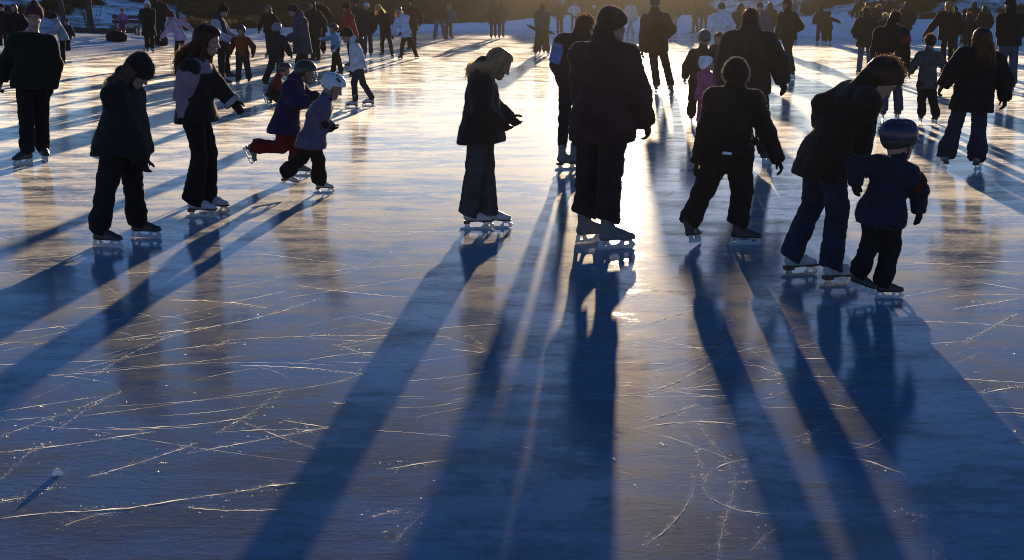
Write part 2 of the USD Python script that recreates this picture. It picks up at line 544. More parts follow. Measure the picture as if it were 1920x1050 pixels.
    F.cone(nk - u * .10 * S, hipc + u * .10 * S, .088 * S * slim, .078 * S, squash=[(f2, 1.5)], k=.04)
    F.cone(hipc + u * .1 * S, hipc - u * .01 * S, .078 * S, .085 * S, squash=[(f2, 1.3)], k=.04)
    for nm in ('L', 'R'):
        F.cone(nk - u * .03 * S, sh[nm] - u * .01, .045 * S, .038 * S, k=.03)
        F.cone(sh[nm], el[nm], .032 * S, .024 * S, k=.02)
        F.cone(el[nm], wr[nm], .024 * S, .016 * S, k=.015)
        F.cone(hipj[nm], kn[nm], .050 * S, .032 * S, k=.03)
        F.cone(kn[nm], ank[nm], .032 * S, .022 * S, k=.02)
    F.cone(nk - u * .02, hc + HR @ V(-.03, 0, -.055) * hs, .036 * S, .052 * hs, k=.03)
    head_prims(F, hc, HR, hs)
    part(th, 'body', T(F.mesh()), SKIN)
    if eyes:
        for sg in (1, -1):
            e = trimesh.creation.icosphere(2, .0105 * hs)
            part(th, 'eye', T((np.array(e.vertices) + hc + HR @ (V(.077, .032 * sg, -.001) * hs), np.array(e.faces))), EYE_M)

    # --- trousers
    legs = np.array(list(kn.values()) + list(ank.values()) + list(hipj.values()))
    F = Field(np.minimum(legs.min(0), hipc) - .17, np.maximum(legs.max(0), hipc) + .17, h)
    top = None
    for nm in ('L', 'R'):
        D = F.layer()
        kk, aa = kn[nm], ank[nm]
        sd = unit(aa - kk)
        F.cone(hipj[nm] - u * .01 * S, kk, .054 * S + pb, .036 * S + pb, k=.03, D=D)
        F.cone(kk, aa + sd * drop * k, .036 * S + pb, cuffr * S * .97 + pb * .6, k=.03, D=D)
        if pb > .02:
            F.cone(aa - sd * .075 * k, aa - sd * .07 * k, cuffr * S + pb * .85, cuffr * S + pb * .8, k=.03, D=D)   # bunched cuff
        F.cut(aa + sd * (drop - .004) * k, unit(sd + fr[nm][:, 0] * -.3), D=D)
        F.merge(D, .02)
    F.cone(hipj['L'], hipj['R'], .058 * S + pb, .058 * S + pb, k=.05, squash=[(f2, .95)])
    F.cone(hipc, hipc + u * .09 * S, .092 * S + pb * .6, .082 * S + pb * .6, k=.03, squash=[(f2, 1.25)])
    near = d < 22
    trm = part(th, 'trousers', T(fold(F.mesh(), (.010 if pb < .02 else .014) * (1 if near else .6) * (b ** .5), 10, seed, (1, 1, 1.6))), cloth(pants, .9, .15))

    # --- jacket: torso cut at the hem, sleeves of the same mesh unless they differ in colour
    arms_in = sleeve is None
    jp = np.array([nk, hipc - dn * (hem + .02), sh['L'], sh['R'], hc] + (list(el.values()) + list(wr.values()) if arms_in else []))
    F = Field(jp.min(0) - .2, jp.max(0) + .2, h)
    wst, hemp = hipc + u * .085 * S, hipc - dn * (hem + .10)
    F.cone(nk - u * .105 * S, wst, (.088 * S + bulk) * slim, (.084 * S + bulk) * slim, squash=[(f2, 1.32)], k=.05)
    F.cone(wst, hemp, (.084 * S + bulk) * slim, (.096 * S + bulk * .8 + flare * (1 + .1 / (hem + .2))) * slim, squash=[(f2, 1.22)], k=.06)
    if hem > .09:
        F.cone(hipj['L'] - dn * .02, hipj['R'] - dn * .02, .066 * S + pb + .014, .066 * S + pb + .014, k=.05)
        F.cone(hipj['L'] - dn * hem * .8, hipj['R'] - dn * hem * .8, .062 * S + pb + .014 + flare * .5, .062 * S + pb + .014 + flare * .5, k=.06)
    F.cut(hipc - dn * hem, -unit(dn - f2 * .06))
    for nm in ('L', 'R'):
        F.cone(nk - u * .034 * S, sh[nm] - u * .004 * S, .034 * S + bulk * .35, .034 * S + bulk * .9, k=.05)
    if collar:
        F.cone(nk - u * .02, nk + unit(u + (hc - nk)) * .042 * S, .050 * S + bulk * .3, .047 * S + bulk * .2, k=.02)
    if hood == 'down':
        F.cone(nk - f2 * .06 * b + l2 * .06 * b, nk - f2 * .06 * b - l2 * .06 * b, .058 * b, .058 * b, k=.04)
        F.cone(nk - f2 * .085 * b - u * .06 * b, nk - f2 * .07 * b, .05 * b, .06 * b, k=.04)
    SL = {}
    for nm in ('L', 'R'):
        G = F if arms_in else Field(np.minimum(np.minimum(sh[nm], el[nm]), wr[nm]) - .15, np.maximum(np.maximum(sh[nm], el[nm]), wr[nm]) + .15, h)
        D = G.layer()
        ad = unit(wr[nm] - el[nm])
        G.cone(sh[nm], el[nm], .036 * S + bulk, .030 * S + bulk, k=.02, D=D)
        G.cone(el[nm], wr[nm] + ad * .03, .030 * S + bulk, .024 * S + bulk * .75, k=.03, D=D)
        G.cut(wr[nm] + ad * .012, ad, D=D)
        G.merge(D, .055)
        SL[nm] = G
    ja = (.012 if near else .006) * (b ** .5) * folds
    jm_ = fold(F.mesh(), ja, 8, seed + 40, (1, 1, 1.4))
    jk = part(th, 'jacket', T(jm_), fuzz or cloth(coat, .88, .3))
    if d < 15:
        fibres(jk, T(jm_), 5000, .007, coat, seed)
    if not arms_in:
        for nm in ('L', 'R'):
            part(th, 'sleeve', T(fold(SL[nm].mesh(), ja, 9, seed + 80)), cloth(sleeve, .88, .3))
    if hood == 'up':
        F = Field(hc - .25, hc + .25, h)
        P = lambda *a: hc + HR @ (V(*a) * hs)
        F.cone(P(-.03, 0, .03), P(-.03, 0, -.08), .115 * hs, .12 * hs, k=.03)
        F.cone(nk, nk, .09 * S, .09 * S, k=.04)
        F.cut(P(.05, 0, 0), hx)
        part(th, 'hood', T(fold(F.mesh(), .006, 12, seed)), cloth(coat, .88, .3))
    if hoodfur is not None:
        F = Field(nk - .3, nk + .3, h)
        n = 10
        ctr = nk - f2 * .105 * b + u * .02
        ring = [ctr + (l2 * math.cos(a) * .115 + (-f2 * .75 + u * .35) * math.sin(a) * .10) * b for a in np.linspace(0, 2 * math.pi, n + 1)]
        for p, q in zip(ring[:-1], ring[1:]):
            F.cone(p, q, .036 * b, .036 * b, k=.02)
        part(th, 'fur_trim', T(fold(F.mesh(), .012, 40, seed)), hair_mat(hoodfur))
    if scarf is not None:
        F = Field(nk - .22, nk + .25, h)
        q = nk + (hc - nk) * .22
        for a0 in np.linspace(0, 2 * math.pi, 9)[:-1]:
            a1 = a0 + 2 * math.pi / 8
            F.cone(q + (f2 * math.cos(a0) + l2 * math.sin(a0)) * .055 * b, q + (f2 * math.cos(a1) + l2 * math.sin(a1)) * .055 * b, .036 * b, .036 * b, k=.02)
        part(th, 'scarf', T(fold(F.mesh(), .006, 16, seed)), cloth(scarf, .95, .5))
    if skirt:
        pass

    # --- headgear and hair
    P = lambda *a: hc + HR @ (V(*a) * hs)
    RV = lambda *a: HR @ V(*a)
    hres = min(h, .012)
    if hair in ('long', 'short', 'curly', 'tail'):
        lo, hi = np.minimum(hc - .2, nk - .12 * b - (.36 * b if hair in ('long', 'tail') else 0) * V(.3, .3, 1)), hc + .2
        F = Field(lo - (.12 if hair == 'long' else 0), np.maximum(hi, nk + .2), max(hres, .010))
        D = F.layer()
        F.cone(P(-.03 - hair_vol * .6, 0, .028), P(.012, 0, .032), (.097 + hair_vol) * hs, (.093 + hair_vol) * hs, squash=[(hy, 1.06)], k=.01, D=D)
        if hair != 'short':
            F.cone(P(-.04, 0, .0), P(-.06, 0, -.07), .085 * hs, .06 * hs, k=.03, D=D)
        F.cut(P(.062, 0, .045), unit(RV(1, 0, -.75)), D=D)
        F.cut(P(.03, 0, -.03), unit(RV(.6, 0, -1)), D=D) if hair in ('short', 'curly') else None
        F.merge(D, .01)
        if hair == 'long':
            bk = nk - f2 * .075 * b * (.5 + .5 * hair_len) - u * .02 * hair_len + (hc - nk) * .35 * (1 - hair_len)
            for sg in (-1, 0, 1):
                F.cone(P(-.05, .05 * sg, -.01), bk + l2 * sg * .055 * b, .052 * hs, .050 * hs, k=.03)
                F.cone(bk + l2 * sg * .055 * b, bk + l2 * sg * .07 * b - up0 * .19 * b * hair_len - f2 * .03 * hair_len, .050 * hs, .030 * hs, k=.03)
            for sg in (-1, 1):
                F.cone(P(.01, .083 * sg, .0), P(.01, .085 * sg, -.10 - .09 * hair_len), .028 * hs, .034 * hs, k=.02)
        if hair == 'tail':
            F.cone(P(-.1, 0, .02), P(-.16, 0, -.03), .03, .035, k=.02)
            F.cone(P(-.16, 0, -.03), P(-.15, 0, -.18), .035, .015, k=.02)
        hm = part(th, 'hair', T(fold(F.mesh(), .012 if hair == 'curly' else .006, 45 if hair == 'curly' else 22, seed, (1.6, 1.6, .5) if hair != 'curly' else (1, 1, 1))), hair_mat(hairc))
        if strands:
            hair_strands(hm, hair, strands, P, hs, nk - o, hc - o, f2, l2, b, hairc, o, seed, hair_len, hair_vol)
    if hat in ('beanie', 'pompom', 'cap', 'tall'):
        F = Field(hc - .22, hc + .24, min(hres, .0105))
        F.cone(P(-.024, 0, .028), P(.010, 0, .034), .108 * hs, .105 * hs, squash=[(hy, 1.06)], k=.02)
        if hat == 'tall':
            F.cone(P(-.03, 0, .06), P(-.05, 0, .135), .085 * hs, .045 * hs, k=.04)
        elif hat != 'cap':
            F.cone(P(-.03, 0, .06), P(-.042, 0, .085), .080 * hs, .066 * hs, k=.04)
        F.cut(P(.08, 0, .024 - hat_low), unit(RV(.42, 0, -1)))
        if hat != 'cap':
            D = F.layer()
            F.cone(P(-.02, 0, .026), P(.006, 0, .032), .114 * hs, .111 * hs, squash=[(hy, 1.06)], k=.01, D=D)
            F.cut(P(.08, 0, .024 - hat_low), unit(RV(.42, 0, -1)), D=D)
            F.cut(P(.08, 0, .066 - hat_low), unit(RV(-.42, 0, 1)), D=D)
            F.merge(D, .006)
        else:
            D = F.layer()
            F.cone(P(.07, 0, .045), P(.135, 0, .030), .062 * hs, .052 * hs, squash=[(hzv, 6)], k=.01, D=D)
            F.merge(D, .01)
        hm_ = fold(F.mesh(), .003, 30, seed)
        hp_ = part(th, 'hat', T(hm_), cloth(hatc, .95, .6, 160, .5))
        if d < 22:
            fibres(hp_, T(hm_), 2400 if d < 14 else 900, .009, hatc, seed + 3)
        if hat == 'pompom':
            F = Field(P(-.05, 0, .17) - .08, P(-.05, 0, .17) + .08, .01)
            F.cone(P(-.05, 0, .165), P(-.05, 0, .17), .036 * hs, .036 * hs)
            part(th, 'pompom', T(fold(F.mesh(), .010, 60, seed)), cloth(hatc, .95, .8))
    if hat in ('helmet', 'hockey_helmet', 'ski_helmet', 'bike_helmet'):
        F = Field(hc - .25, hc + .25, min(hres, .0105))
        hr_ = .107 if hat == 'bike_helmet' else .120
        F.cone(P(-.024, 0, .030), P(.012, 0, .036), hr_ * hs, (hr_ - .003) * hs, squash=[(hy, 1.10)], k=.02)
        if hat == 'bike_helmet':
            F.cone(P(-.058, 0, .055), P(.022, 0, .072), .097 * hs, .092 * hs, k=.03)
            F.cut(P(.06, 0, .016), unit(RV(.16, 0, -1)))
            for sy in (-.055, 0, .055):                            # vents run front to back
                F.cone(P(.06, sy, .160 - abs(sy) * .5), P(-.08, sy * 1.15, .158 - abs(sy) * .5), .013 * hs, .012 * hs, k=.004, sub=True)
            LN = Field(hc - .25, hc + .25, min(hres, .0105))
            LN.cone(P(-.035, 0, .03), P(.01, 0, .03), .112 * hs, .108 * hs, squash=[(hy, 1.1)])
            LN.cut(P(.06, 0, .024), unit(RV(-.1, 0, 1)))
            LN.cut(P(.06, 0, -.022), unit(RV(.30, 0, -1)))
            part(th, 'helmet_liner', T(LN.mesh()), plain('helmet_liner', (.012, .012, .013), .6))
            D = F.layer()
            F.cone(P(.080, 0, .030), P(.118, 0, .020), .055 * hs, .040 * hs, squash=[(hzv, 7)], k=.01, D=D)
            F.merge(D, .01)
        else:
            D = F.D.copy()
            F.cut(P(.06, 0, .038), unit(RV(.30, 0, -1)))
            F.cut(P(-.02, 0, -.075), unit(RV(-.1, 0, -1)), D=D)     # ear guards and nape
            F.cut(P(.012, 0, 0), unit(RV(1, 0, .1)), D=D)
            F.cone(P(-.02, 0, 0), P(-.02, 0, -.12), .088 * hs, .08 * hs, k=.004, sub=True, D=D)
            F.merge(D, .004)
            if hat == 'hockey_helmet':
                F.cone(P(-.12, 0, .085), P(.10, 0, .085), .125 * hs, .125 * hs, squash=[(hy, .01), (hzv, 20)], k=.004, sub=True) if False else None
        hm_ = part(th, 'helmet', T(F.mesh()), plain('helmet_' + '_'.join('%03d' % round(x * 999) for x in hatc), hatc, .38, coat=.12))
        vents = []
        for sg in (-1, 1):
            for vx, vz in ((.045, .125), (-.005, .140), (-.06, .130)):
                e = trimesh.creation.icosphere(1, .013 * hs)
                dd = unit(V(vx + .01, .055 * sg, vz - .03))
                p = V(-.008, 0, .032) + dd * V(1.02, .94, 1.0) * .118
                vents.append((np.array(e.vertices) * V(1.6, .7, .5) @ HR.T + P(*p), np.array(e.faces)))
        if hat != 'bike_helmet':
            for vv in vents:
                part(hm_, 'vent', T(vv), plain('helmet_vent', (.01, .01, .01), .6))
        st = [tube([P(.02, .1 * sg, -.01), P(.035, .085 * sg, -.07), P(.05, 0.02 * sg, -.122)], .006, 5) for sg in (-1, 1)]
        part(hm_, 'chin_strap', T(merge_meshes(st)), plain('strap_black', (.01, .01, .01), .7))
        if hat == 'hockey_helmet':
            bars = []
            for z in np.linspace(.02, -.115, 6):
                a = np.linspace(-1.25, 1.25, 9)
                rr = .135 - max(0, -.06 - z) * .5
                bars.append(tube([P(rr * math.cos(t_) + .0, rr * .85 * math.sin(t_), z) for t_ in a], .003, 4))
            for y in (-.07, -.035, 0, .035, .07):
                x = math.sqrt(.135 ** 2 - (y / .85) ** 2)
                bars.append(tube([P(x, y, .03), P(x, y, -.05), P(x - .025, y * .8, -.118)], .003, 4))
            part(hm_, 'face_cage', T(merge_meshes(bars)), plain('cage_wire', (.25, .25, .26), .4, 1.0))

    # --- gloves and skates
    for nm, sg in (('L', 1), ('R', -1)):
        ad = unit(wr[nm] - el[nm])
        kind = hand if isinstance(hand, str) else hand.get(nm, 'relaxed')
        if kind == 'none':
            continue
        y = unit(fw - ad * (fw @ ad)) if abs(fw @ ad) < .85 else unit(up0 - ad * (up0 @ ad))
        z = np.cross(ad, y)
        if sg * (z @ l2) < 0:
            z = -z
        hm = xform(HANDS[kind], np.stack([ad, y, z], 1), wr[nm] - ad * .005, .94 * k * (1.06 if pb > .02 else 1))
        gc = glovec if not isinstance(glovec, dict) else glovec[nm]
        if h > .02:
            t_ = trimesh.Trimesh(*hm, process=False)
            hm = tm(t_)
        part(th, 'glove', T(hm), cloth(gc, .85, .2))
    sk = SKATES[(skates, .008 if d < 25 else .016)]
    bm = skate_m or (SKATE_BLACK if skates == 'hockey' else SKATE_WHITE)
    for nm in ('L', 'R'):
        if seated == 'boots':
            break
        pos = feet[nm][0] - o
        bp = part(th, 'skate', xform(sk['skate'], fr[nm], pos, k), bm)
        for q, m in (('laces', LACE), ('blade_holder', HOLDER_WHITE), ('sole', SOLE_DARK), ('blade', STEEL)):
            if q in sk:
                part(bp, q, xform(sk[q], fr[nm], pos, k), m, smooth=30)
    J = dict(th=th, o=o, nk=nk, hipc=hipc, hc=hc, HR=HR, hs=hs, u=u, f2=f2, l2=l2, sh=sh, el=el, wr=wr, kn=kn, ank=ank, S=S, h=h, b=b, bulk=bulk, P=P, T=T)
    if extra:
        extra(J)
    return J


def hair_strands(parent, kind, n, P, hs, nk, hc, f2, l2, b, col, o, seed, ln=1.0, vol=0.0):
    r = np.random.default_rng(seed)
    pts, cnt = [], []
    for i in range(n):
        a = r.uniform(-2.6, 2.6)
        e = r.uniform(.1, 1.3)
        d = V(-math.cos(a) * math.cos(e) * .9, math.sin(a) * math.cos(e), math.sin(e)) * (1 + vol / .1)
        p0 = P(*(V(-.008 - vol * .6, 0, .03) + d * V(.104, .094, .100))) - o
        side = math.copysign(1, math.sin(a))
        w = abs(math.sin(a))
        p1 = P(-.045 + .04 * w * r.uniform(-.5, 1.5), .095 * side * w, -.02 + r.uniform(-.02, .02)) - o
        fly = r.normal(0, .014, 3) * (.5 if vol < 0 else 1)
        if kind == 'long':
            p2 = nk + o - o - f2 * (.10 + .03 * r.uniform()) * b + l2 * side * w * .09 * b + fly * 1.6 + V(0, 0, .02) + (hc - nk) * .3 * (1 - ln)
            p3 = p2 + (V(0, 0, -1) * r.uniform(.08, .24) * b - f2 * .02) * ln + r.normal(0, .022, 3) * (.4 + .6 * ln)
            q = [p0, (p0 + p1) / 2 + unit(p0 + p1 - 2 * hc) * .012, p1 + fly, p2, p3]
        else:
            q = [p0, p0 + unit(p0 - hc) * .014 + r.normal(0, .008, 3), p0 + unit(p0 - hc) * .022 + r.normal(0, .016, 3)]
        pts += q
        cnt.append(len(q))
    path = numbered(str(parent.GetPath()), 'hair_strand')
    cv = UsdGeom.BasisCurves.Define(stage, path)
    cv.CreateTypeAttr('cubic')
    cv.CreateBasisAttr('catmullRom')
    cv.CreateWrapAttr('pinned')
    cv.CreatePointsAttr(Vt.Vec3fArray.FromNumpy(np.array(pts, np.float32)))
    cv.CreateCurveVertexCountsAttr(Vt.IntArray(cnt))
    cv.CreateWidthsAttr(Vt.FloatArray([.0035]))
    cv.SetWidthsInterpolation('constant')
    UsdShade.MaterialBindingAPI.Apply(cv.GetPrim()).Bind(hair_mat(tuple(min(.8, x * 1.7 + .02) for x in col)))
    cv.GetPrim().SetCustomDataByKey('kind', 'stuff')


def fibres(parent, vf, n, length, col, seed):
    """The short nap of wool and fleece standing off the cloth."""
    v, f = vf
    r = np.random.default_rng(seed)
    nn = vnormals(v, f)
    i = r.integers(0, len(v), n)
    p0 = v[i] + r.normal(0, .003, (n, 3)) - nn[i] * .002
    dd = nn[i] + r.normal(0, .45, (n, 3))
    p1 = p0 + dd * length * r.uniform(.5, 1.2, (n, 1))
    q = np.stack([p0, (p0 + p1) / 2 + r.normal(0, length * .12, (n, 3)), p1], 1).reshape(-1, 3)
    cv = UsdGeom.BasisCurves.Define(stage, numbered(str(parent.GetPath()), 'fuzz'))
    cv.CreateTypeAttr('linear')
    cv.CreatePointsAttr(Vt.Vec3fArray.FromNumpy(q.astype(np.float32)))
    cv.CreateCurveVertexCountsAttr(Vt.IntArray([3] * n))
    cv.CreateWidthsAttr(Vt.FloatArray([.0010]))
    cv.SetWidthsInterpolation('constant')
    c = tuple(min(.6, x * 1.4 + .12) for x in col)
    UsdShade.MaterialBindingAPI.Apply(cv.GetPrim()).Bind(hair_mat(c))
    cv.GetPrim().SetCustomDataByKey('kind', 'stuff')

# ---------------------------------------------------------------- the ice
def ice_material():
    n, l = {}, []
    n['g'] = ('geometry', {})

    def noise(name, scale, loc=(0, 0, 0), rot=0.0, detail=4.0, rough=.55, dist=0.0, fac=1.0):
        n['m_' + name] = ('mapping', {'scale': scale, 'location': loc, 'rotation': (0, 0, rot)})
        n[name] = ('noise_texture', {'scale': fac, 'detail': detail, 'roughness': rough, 'distortion': dist})
        l.extend([('g.position', f'm_{name}.vector'), (f'm_{name}.vector', f'{name}.vector')])

    def rng_(name, src, a, b, c=0.0, d=1.0, kind='linear'):
        n[name] = ('map_range', {'range_type': kind, 'from_min': a, 'from_max': b, 'to_min': c, 'to_max': d, 'clamp': True})
        l.append((src, f'{name}.value'))

    def math_(name, op, a, b):
        n[name] = ('math', {'math_type': op})
        for x, s in ((a, 'value1'), (b, 'value2')):
            if isinstance(x, str):
                l.append((x, f'{name}.{s}'))
            elif x is not None:
                n[name][1][s] = x

    noise('patch', (.22, .30, 1), detail=5, rough=.6)                # polished and scuffed zones
    noise('frost', (1.6, 2.3, 1), detail=6, rough=.65, dist=.4)      # snow dust swept by skates
    noise('fine', (22, 30, 1), detail=3)
    noise('grain', (150, 150, 1), detail=2)
    rng_('patch_m', 'patch.fac', .42, .62)
    noise('streak', (.5, 1.9, 1), (4, 9, 0), .12, detail=7, rough=.68, dist=.6)
    math_('fs0', 'multiply', 'frost.fac', .5)
    math_('fs1', 'multiply', 'streak.fac', .5)
    math_('fs', 'add', 'fs0.value', 'fs1.value')
    rng_('frost_m', 'fs.value', .44, .62)
    # skate cuts: contour lines of stretched noise give long shallow arcs; one layer for each heading
    lines = []
    for i, (rot, sx, sy, w) in enumerate(((.15, .10, .9, .010), (-.35, .12, .8, .009), (.75, .16, 1.1, .008), (-.95, .14, 1.0, .008), (1.45, .13, 1.0, .007), (.45, .35, 2.0, .010), (-.5, .9, 3.2, .008), (.6, .8, 3.0, .008), (1.0, .8, 3.4, .008), (-.9, .8, 3.2, .008), (2.2, .7, 3.6, .007))):
        noise(f'cut{i}', (sx, sy, 1), (3.7 * i, 1.9 * i, 0), rot, 1.0, .4, dist=.5 if i > 4 else .15)
        math_(f'cut{i}a', 'subtract', f'cut{i}.fac', .5)
        math_(f'cut{i}b', 'absolute', f'cut{i}a.value', None)
        rng_(f'cut{i}m', f'cut{i}b.value', 0, w, 1, 0, 'smoothstep')
        lines.append(f'cut{i}m.result')
    cur = lines[0]
    for i, x in enumerate(lines[1:]):
        math_(f'cs{i}', 'maximum', cur, x)
        cur = f'cs{i}.value'
    math_('cuts0', 'multiply', cur, 'fine.fac')
    rng_('cuts', 'cuts0.value', .25, .62)
    # relief: a strong one for the scuffed, light-scattering crust and a faint one for the glaze on it
    math_('h1', 'multiply', 'fine.fac', .30)
    math_('h2', 'multiply', 'frost.fac', 1.2)
    math_('h3', 'multiply', 'grain.fac', .22)
    math_('h4', 'multiply', 'cuts.result', .10)
    math_('ha', 'add', 'h1.value', 'h2.value')
    math_('hb', 'add', 'h3.value', 'h4.value')
    math_('h', 'add', 'ha.value', 'hb.value')
    n['bump'] = ('bump', {'strength': ICE['bump'], 'distance': .02})
    n['bump2'] = ('bump', {'strength': ICE['gbump'], 'distance': .012})
    l += [('h.value', 'bump.height'), ('h.value', 'bump2.height')]
    math_('w1', 'multiply', 'frost_m.result', .62)
    math_('w2', 'multiply', 'patch_m.result', .30)
    math_('wa', 'add', 'w1.value', 'w2.value')
    math_('w3', 'multiply', 'cuts.result', .55)
    math_('gr', 'multiply', 'grain.fac', 'fine.fac')
    rng_('grm', 'gr.value', .20, .42, 0, .22)
    noise('speck', (9, 13, 1), (2, 5, 0), .2, detail=5, rough=.7)
    rng_('spm', 'speck.fac', .50, .68, 0, .55)
    math_('sp0', 'add', 'frost_m.result', .25)
    math_('sp', 'multiply', 'spm.result', 'sp0.value')
    math_('wb0', 'add', 'grm.result', 'sp.value')
    math_('wb', 'add', 'wa.value', 'wb0.value')
    math_('w', 'maximum', 'wb.value', 'w3.value')
    n['col'] = ('rgb_ramp', {'ramp': ICE['ramp']})
    rng_('rough', 'w.value', 0, .8, ICE['r0'], ICE['r1'])
    n['fr'] = ('fresnel', {'IOR': 1.31})
    math_('fk0', 'multiply', 'w.value', -ICE['dull'])
    math_('fk1', 'add', 'fk0.value', 1.0)
    math_('fk', 'multiply', 'fr.fac', 'fk1.value')
    n['dif'] = ('diffuse_bsdf', {'roughness': .6})
    n['glo'] = ('glossy_bsdf', {'distribution': 'beckmann', 'color': (1, 1, 1)})
    n['wide'] = ('glossy_bsdf', {'distribution': 'ggx', 'color': (1, 1, 1), 'roughness': ICE['rw']})
    n['m1'] = ('mix_closure', {})
    rng_('wf', 'w.value', 0, .75, ICE['wide'] * .35, min(1, ICE['wide'] * 1.8))
    l.append(('wf.result', 'm1.fac'))
    n['m2'] = ('mix_closure', {})
    n['she'] = ('sheen_bsdf', {'color': (.97, .97, .97), 'roughness': .15, 'distribution': 'microfiber'})
    n['m0'] = ('mix_closure', {})
    rng_('shf', 'w.value', .05, .6, ICE['sheen'] * .08, ICE['sheen'])
    l += [('dif.BSDF', 'm0.closure1'), ('she.BSDF', 'm0.closure2'), ('shf.result', 'm0.fac')]
    l += [('w.value', 'col.fac'), ('col.color', 'dif.color'), ('bump.normal', 'dif.normal'), ('bump2.normal', 'glo.normal'), ('bump2.normal', 'wide.normal'), ('rough.result', 'glo.roughness'),
          ('glo.BSDF', 'm1.closure1'), ('wide.BSDF', 'm1.closure2'), ('m0.closure', 'm2.closure1'), ('m1.closure', 'm2.closure2'), ('fk.value', 'm2.fac')]
    return usdkit.material(stage, LOOKS + '/ice', n, l, surface='m2.closure')


ICE = dict(bump=.45, gbump=.06, ramp=[(0, (.19, .27, .38)), (.40, (.36, .45, .56)), (1, (.84, .86, .88))], r0=.06, r1=.18, dull=.70, rw=.42, wide=.05, sheen=.68)
edge_px = [(-60, 118), (60, 112), (130, 107), (240, 93), (330, 84), (480, 75), (600, 66), (720, 61), (800, 57), (900, 56.5), (1000, 57), (1180, 59), (1300, 62), (1430, 65), (1560, 70), (1680, 73), (1800, 75), (1900, 77), (2000, 80)]
edge = [ground(*q)[:2] for q in edge_px]
edge = [(-17, 20), (-16.5, 35)] + [tuple(q) for q in edge] + [(36, 50), (40, 25), (34, -10), (0, -24), (-30, -8)]
from shapely.geometry import Polygon, Point, LineString
import shapely
rink = Polygon([(-34, 8)] + edge[2:]).buffer(3).buffer(-3)
ring = np.array(rink.exterior.coords)
big = rink.buffer(1.2)
t_ = trimesh.creation.triangulate_polygon(big, engine='earcut') if hasattr(trimesh.creation, 'triangulate_polygon') else None
ice_v = np.column_stack([t_[0], np.zeros(len(t_[0]))])
ice = usdkit.mesh(stage, '/World/ice', (ice_v, t_[1] if np.cross(ice_v[t_[1][0]][1] - ice_v[t_[1][0]][0], ice_v[t_[1][0]][2] - ice_v[t_[1][0]][0])[2] > 0 else t_[1][:, ::-1]), ice_material())
tag(ice.GetPrim(), kind='structure')

# ---------------------------------------------------------------- snow banks and hills: one sheet out to the horizon
def axis(a, b, step, far):
    core = np.arange(a, b + step, step)
    out = [step * 1.25 ** i for i in range(1, 60)]
    pos, p = [], b
    for s in out:
        p += s
        pos.append(p)
        if p > far:
            break
    neg, p = [], a
    for s in out:
        p -= s
        neg.append(p)
        if p < -far:
            break
    return np.concatenate([neg[::-1], core, pos])


def edge_distance(x, y):
    p = shapely.points(x.ravel(), y.ravel())
    d = shapely.distance(shapely.boundary(rink), p)
    return np.where(shapely.contains_xy(rink, x.ravel(), y.ravel()), -d, d).reshape(x.shape)


def smooth(x, a, b):
    t = np.clip((x - a) / (b - a), 0, 1)
    return t * t * (3 - 2 * t)


def terrain_height(x, y, e):
    """Height of the snow at distance e outside the rink's edge."""
    az = np.arctan2(x, np.maximum(y, 1e-3) * 1.0)                   # which bank one is on: left, middle or right as seen from the ice
    az = np.where(y < 0, np.sign(x) * 1.5, az)
    right = smooth(az, -.03, .06)
    left = 1 - smooth(az, -.24, -.15)
    P = np.stack([x, y, np.zeros_like(x)], -1)
    n1 = meshkit.fbm(P * .16, 4, 3) - .5
    n2 = meshkit.fbm(P * .9, 3, 9) - .5
    bermr = (.92 + .25 * n1) * smooth(e, -.1, 1.3) - .30 * smooth(e, 2.2, 4.5)
    berml = .16 * smooth(e, -.1, .5) + .10 * smooth(e, 1.5, 3)
    bermm = (.34 + .3 * n1) * smooth(e, -.1, 1.6) - .1 * smooth(e, 2.5, 5)
    berm = bermr * right + berml * left + bermm * (1 - right) * (1 - left)
    hill = right * (smooth(e, 4.5, 16) * 2.0 + smooth(e, 14, 90) * 2.2) + left * (np.maximum(e - 13, 0) / (1 + np.maximum(e - 13, 0) / 60) * .135) + (1 - right) * (1 - left) * (smooth(e, 6, 40) * .5 + smooth(e, 30, 150) * 3)
    far = smooth(np.hypot(x, y), 250, 2500) * 22
    h = berm + hill * (1 + .35 * n1) + smooth(e, .2, 2) * n2 * .16 + smooth(e, 4, 12) * n1 * .9 + far
    h = np.where(e < 0, np.maximum(-.35, e * .6), np.maximum(h, .004 + .03 * smooth(e, 0, .4)))
    return h


gx, gy = axis(-44, 44, .45, 3500), np.concatenate([axis(-40, 34, 4, 3500)[:-0 or None]])
gy = np.concatenate([[-3500, -1800, -900, -450, -220, -120, -80, -55, -40, -30, -22, -15, -8, 0, 6, 12, 18, 24, 28, 31], np.arange(33, 125, .45), 125 + np.cumsum([.6 * 1.22 ** i for i in range(40)])])
GX, GY = np.meshgrid(gx, gy, indexing='ij')
GE = edge_distance(GX, GY)
GZ = terrain_height(GX, GY, GE)
ny_ = len(gy)
I_, J_ = np.meshgrid(np.arange(len(gx) - 1), np.arange(ny_ - 1), indexing='ij')
a_ = (I_ * ny_ + J_).ravel()
tf = np.vstack([np.stack([a_, a_ + ny_, a_ + ny_ + 1], 1), np.stack([a_, a_ + ny_ + 1, a_ + 1], 1)])
tv = np.stack([GX.ravel(), GY.ravel(), GZ.ravel()], 1)
keep = ~((tv[tf][:, :, 2] < -.2).all(1) & (GE.ravel()[tf] < -2.5).all(1))
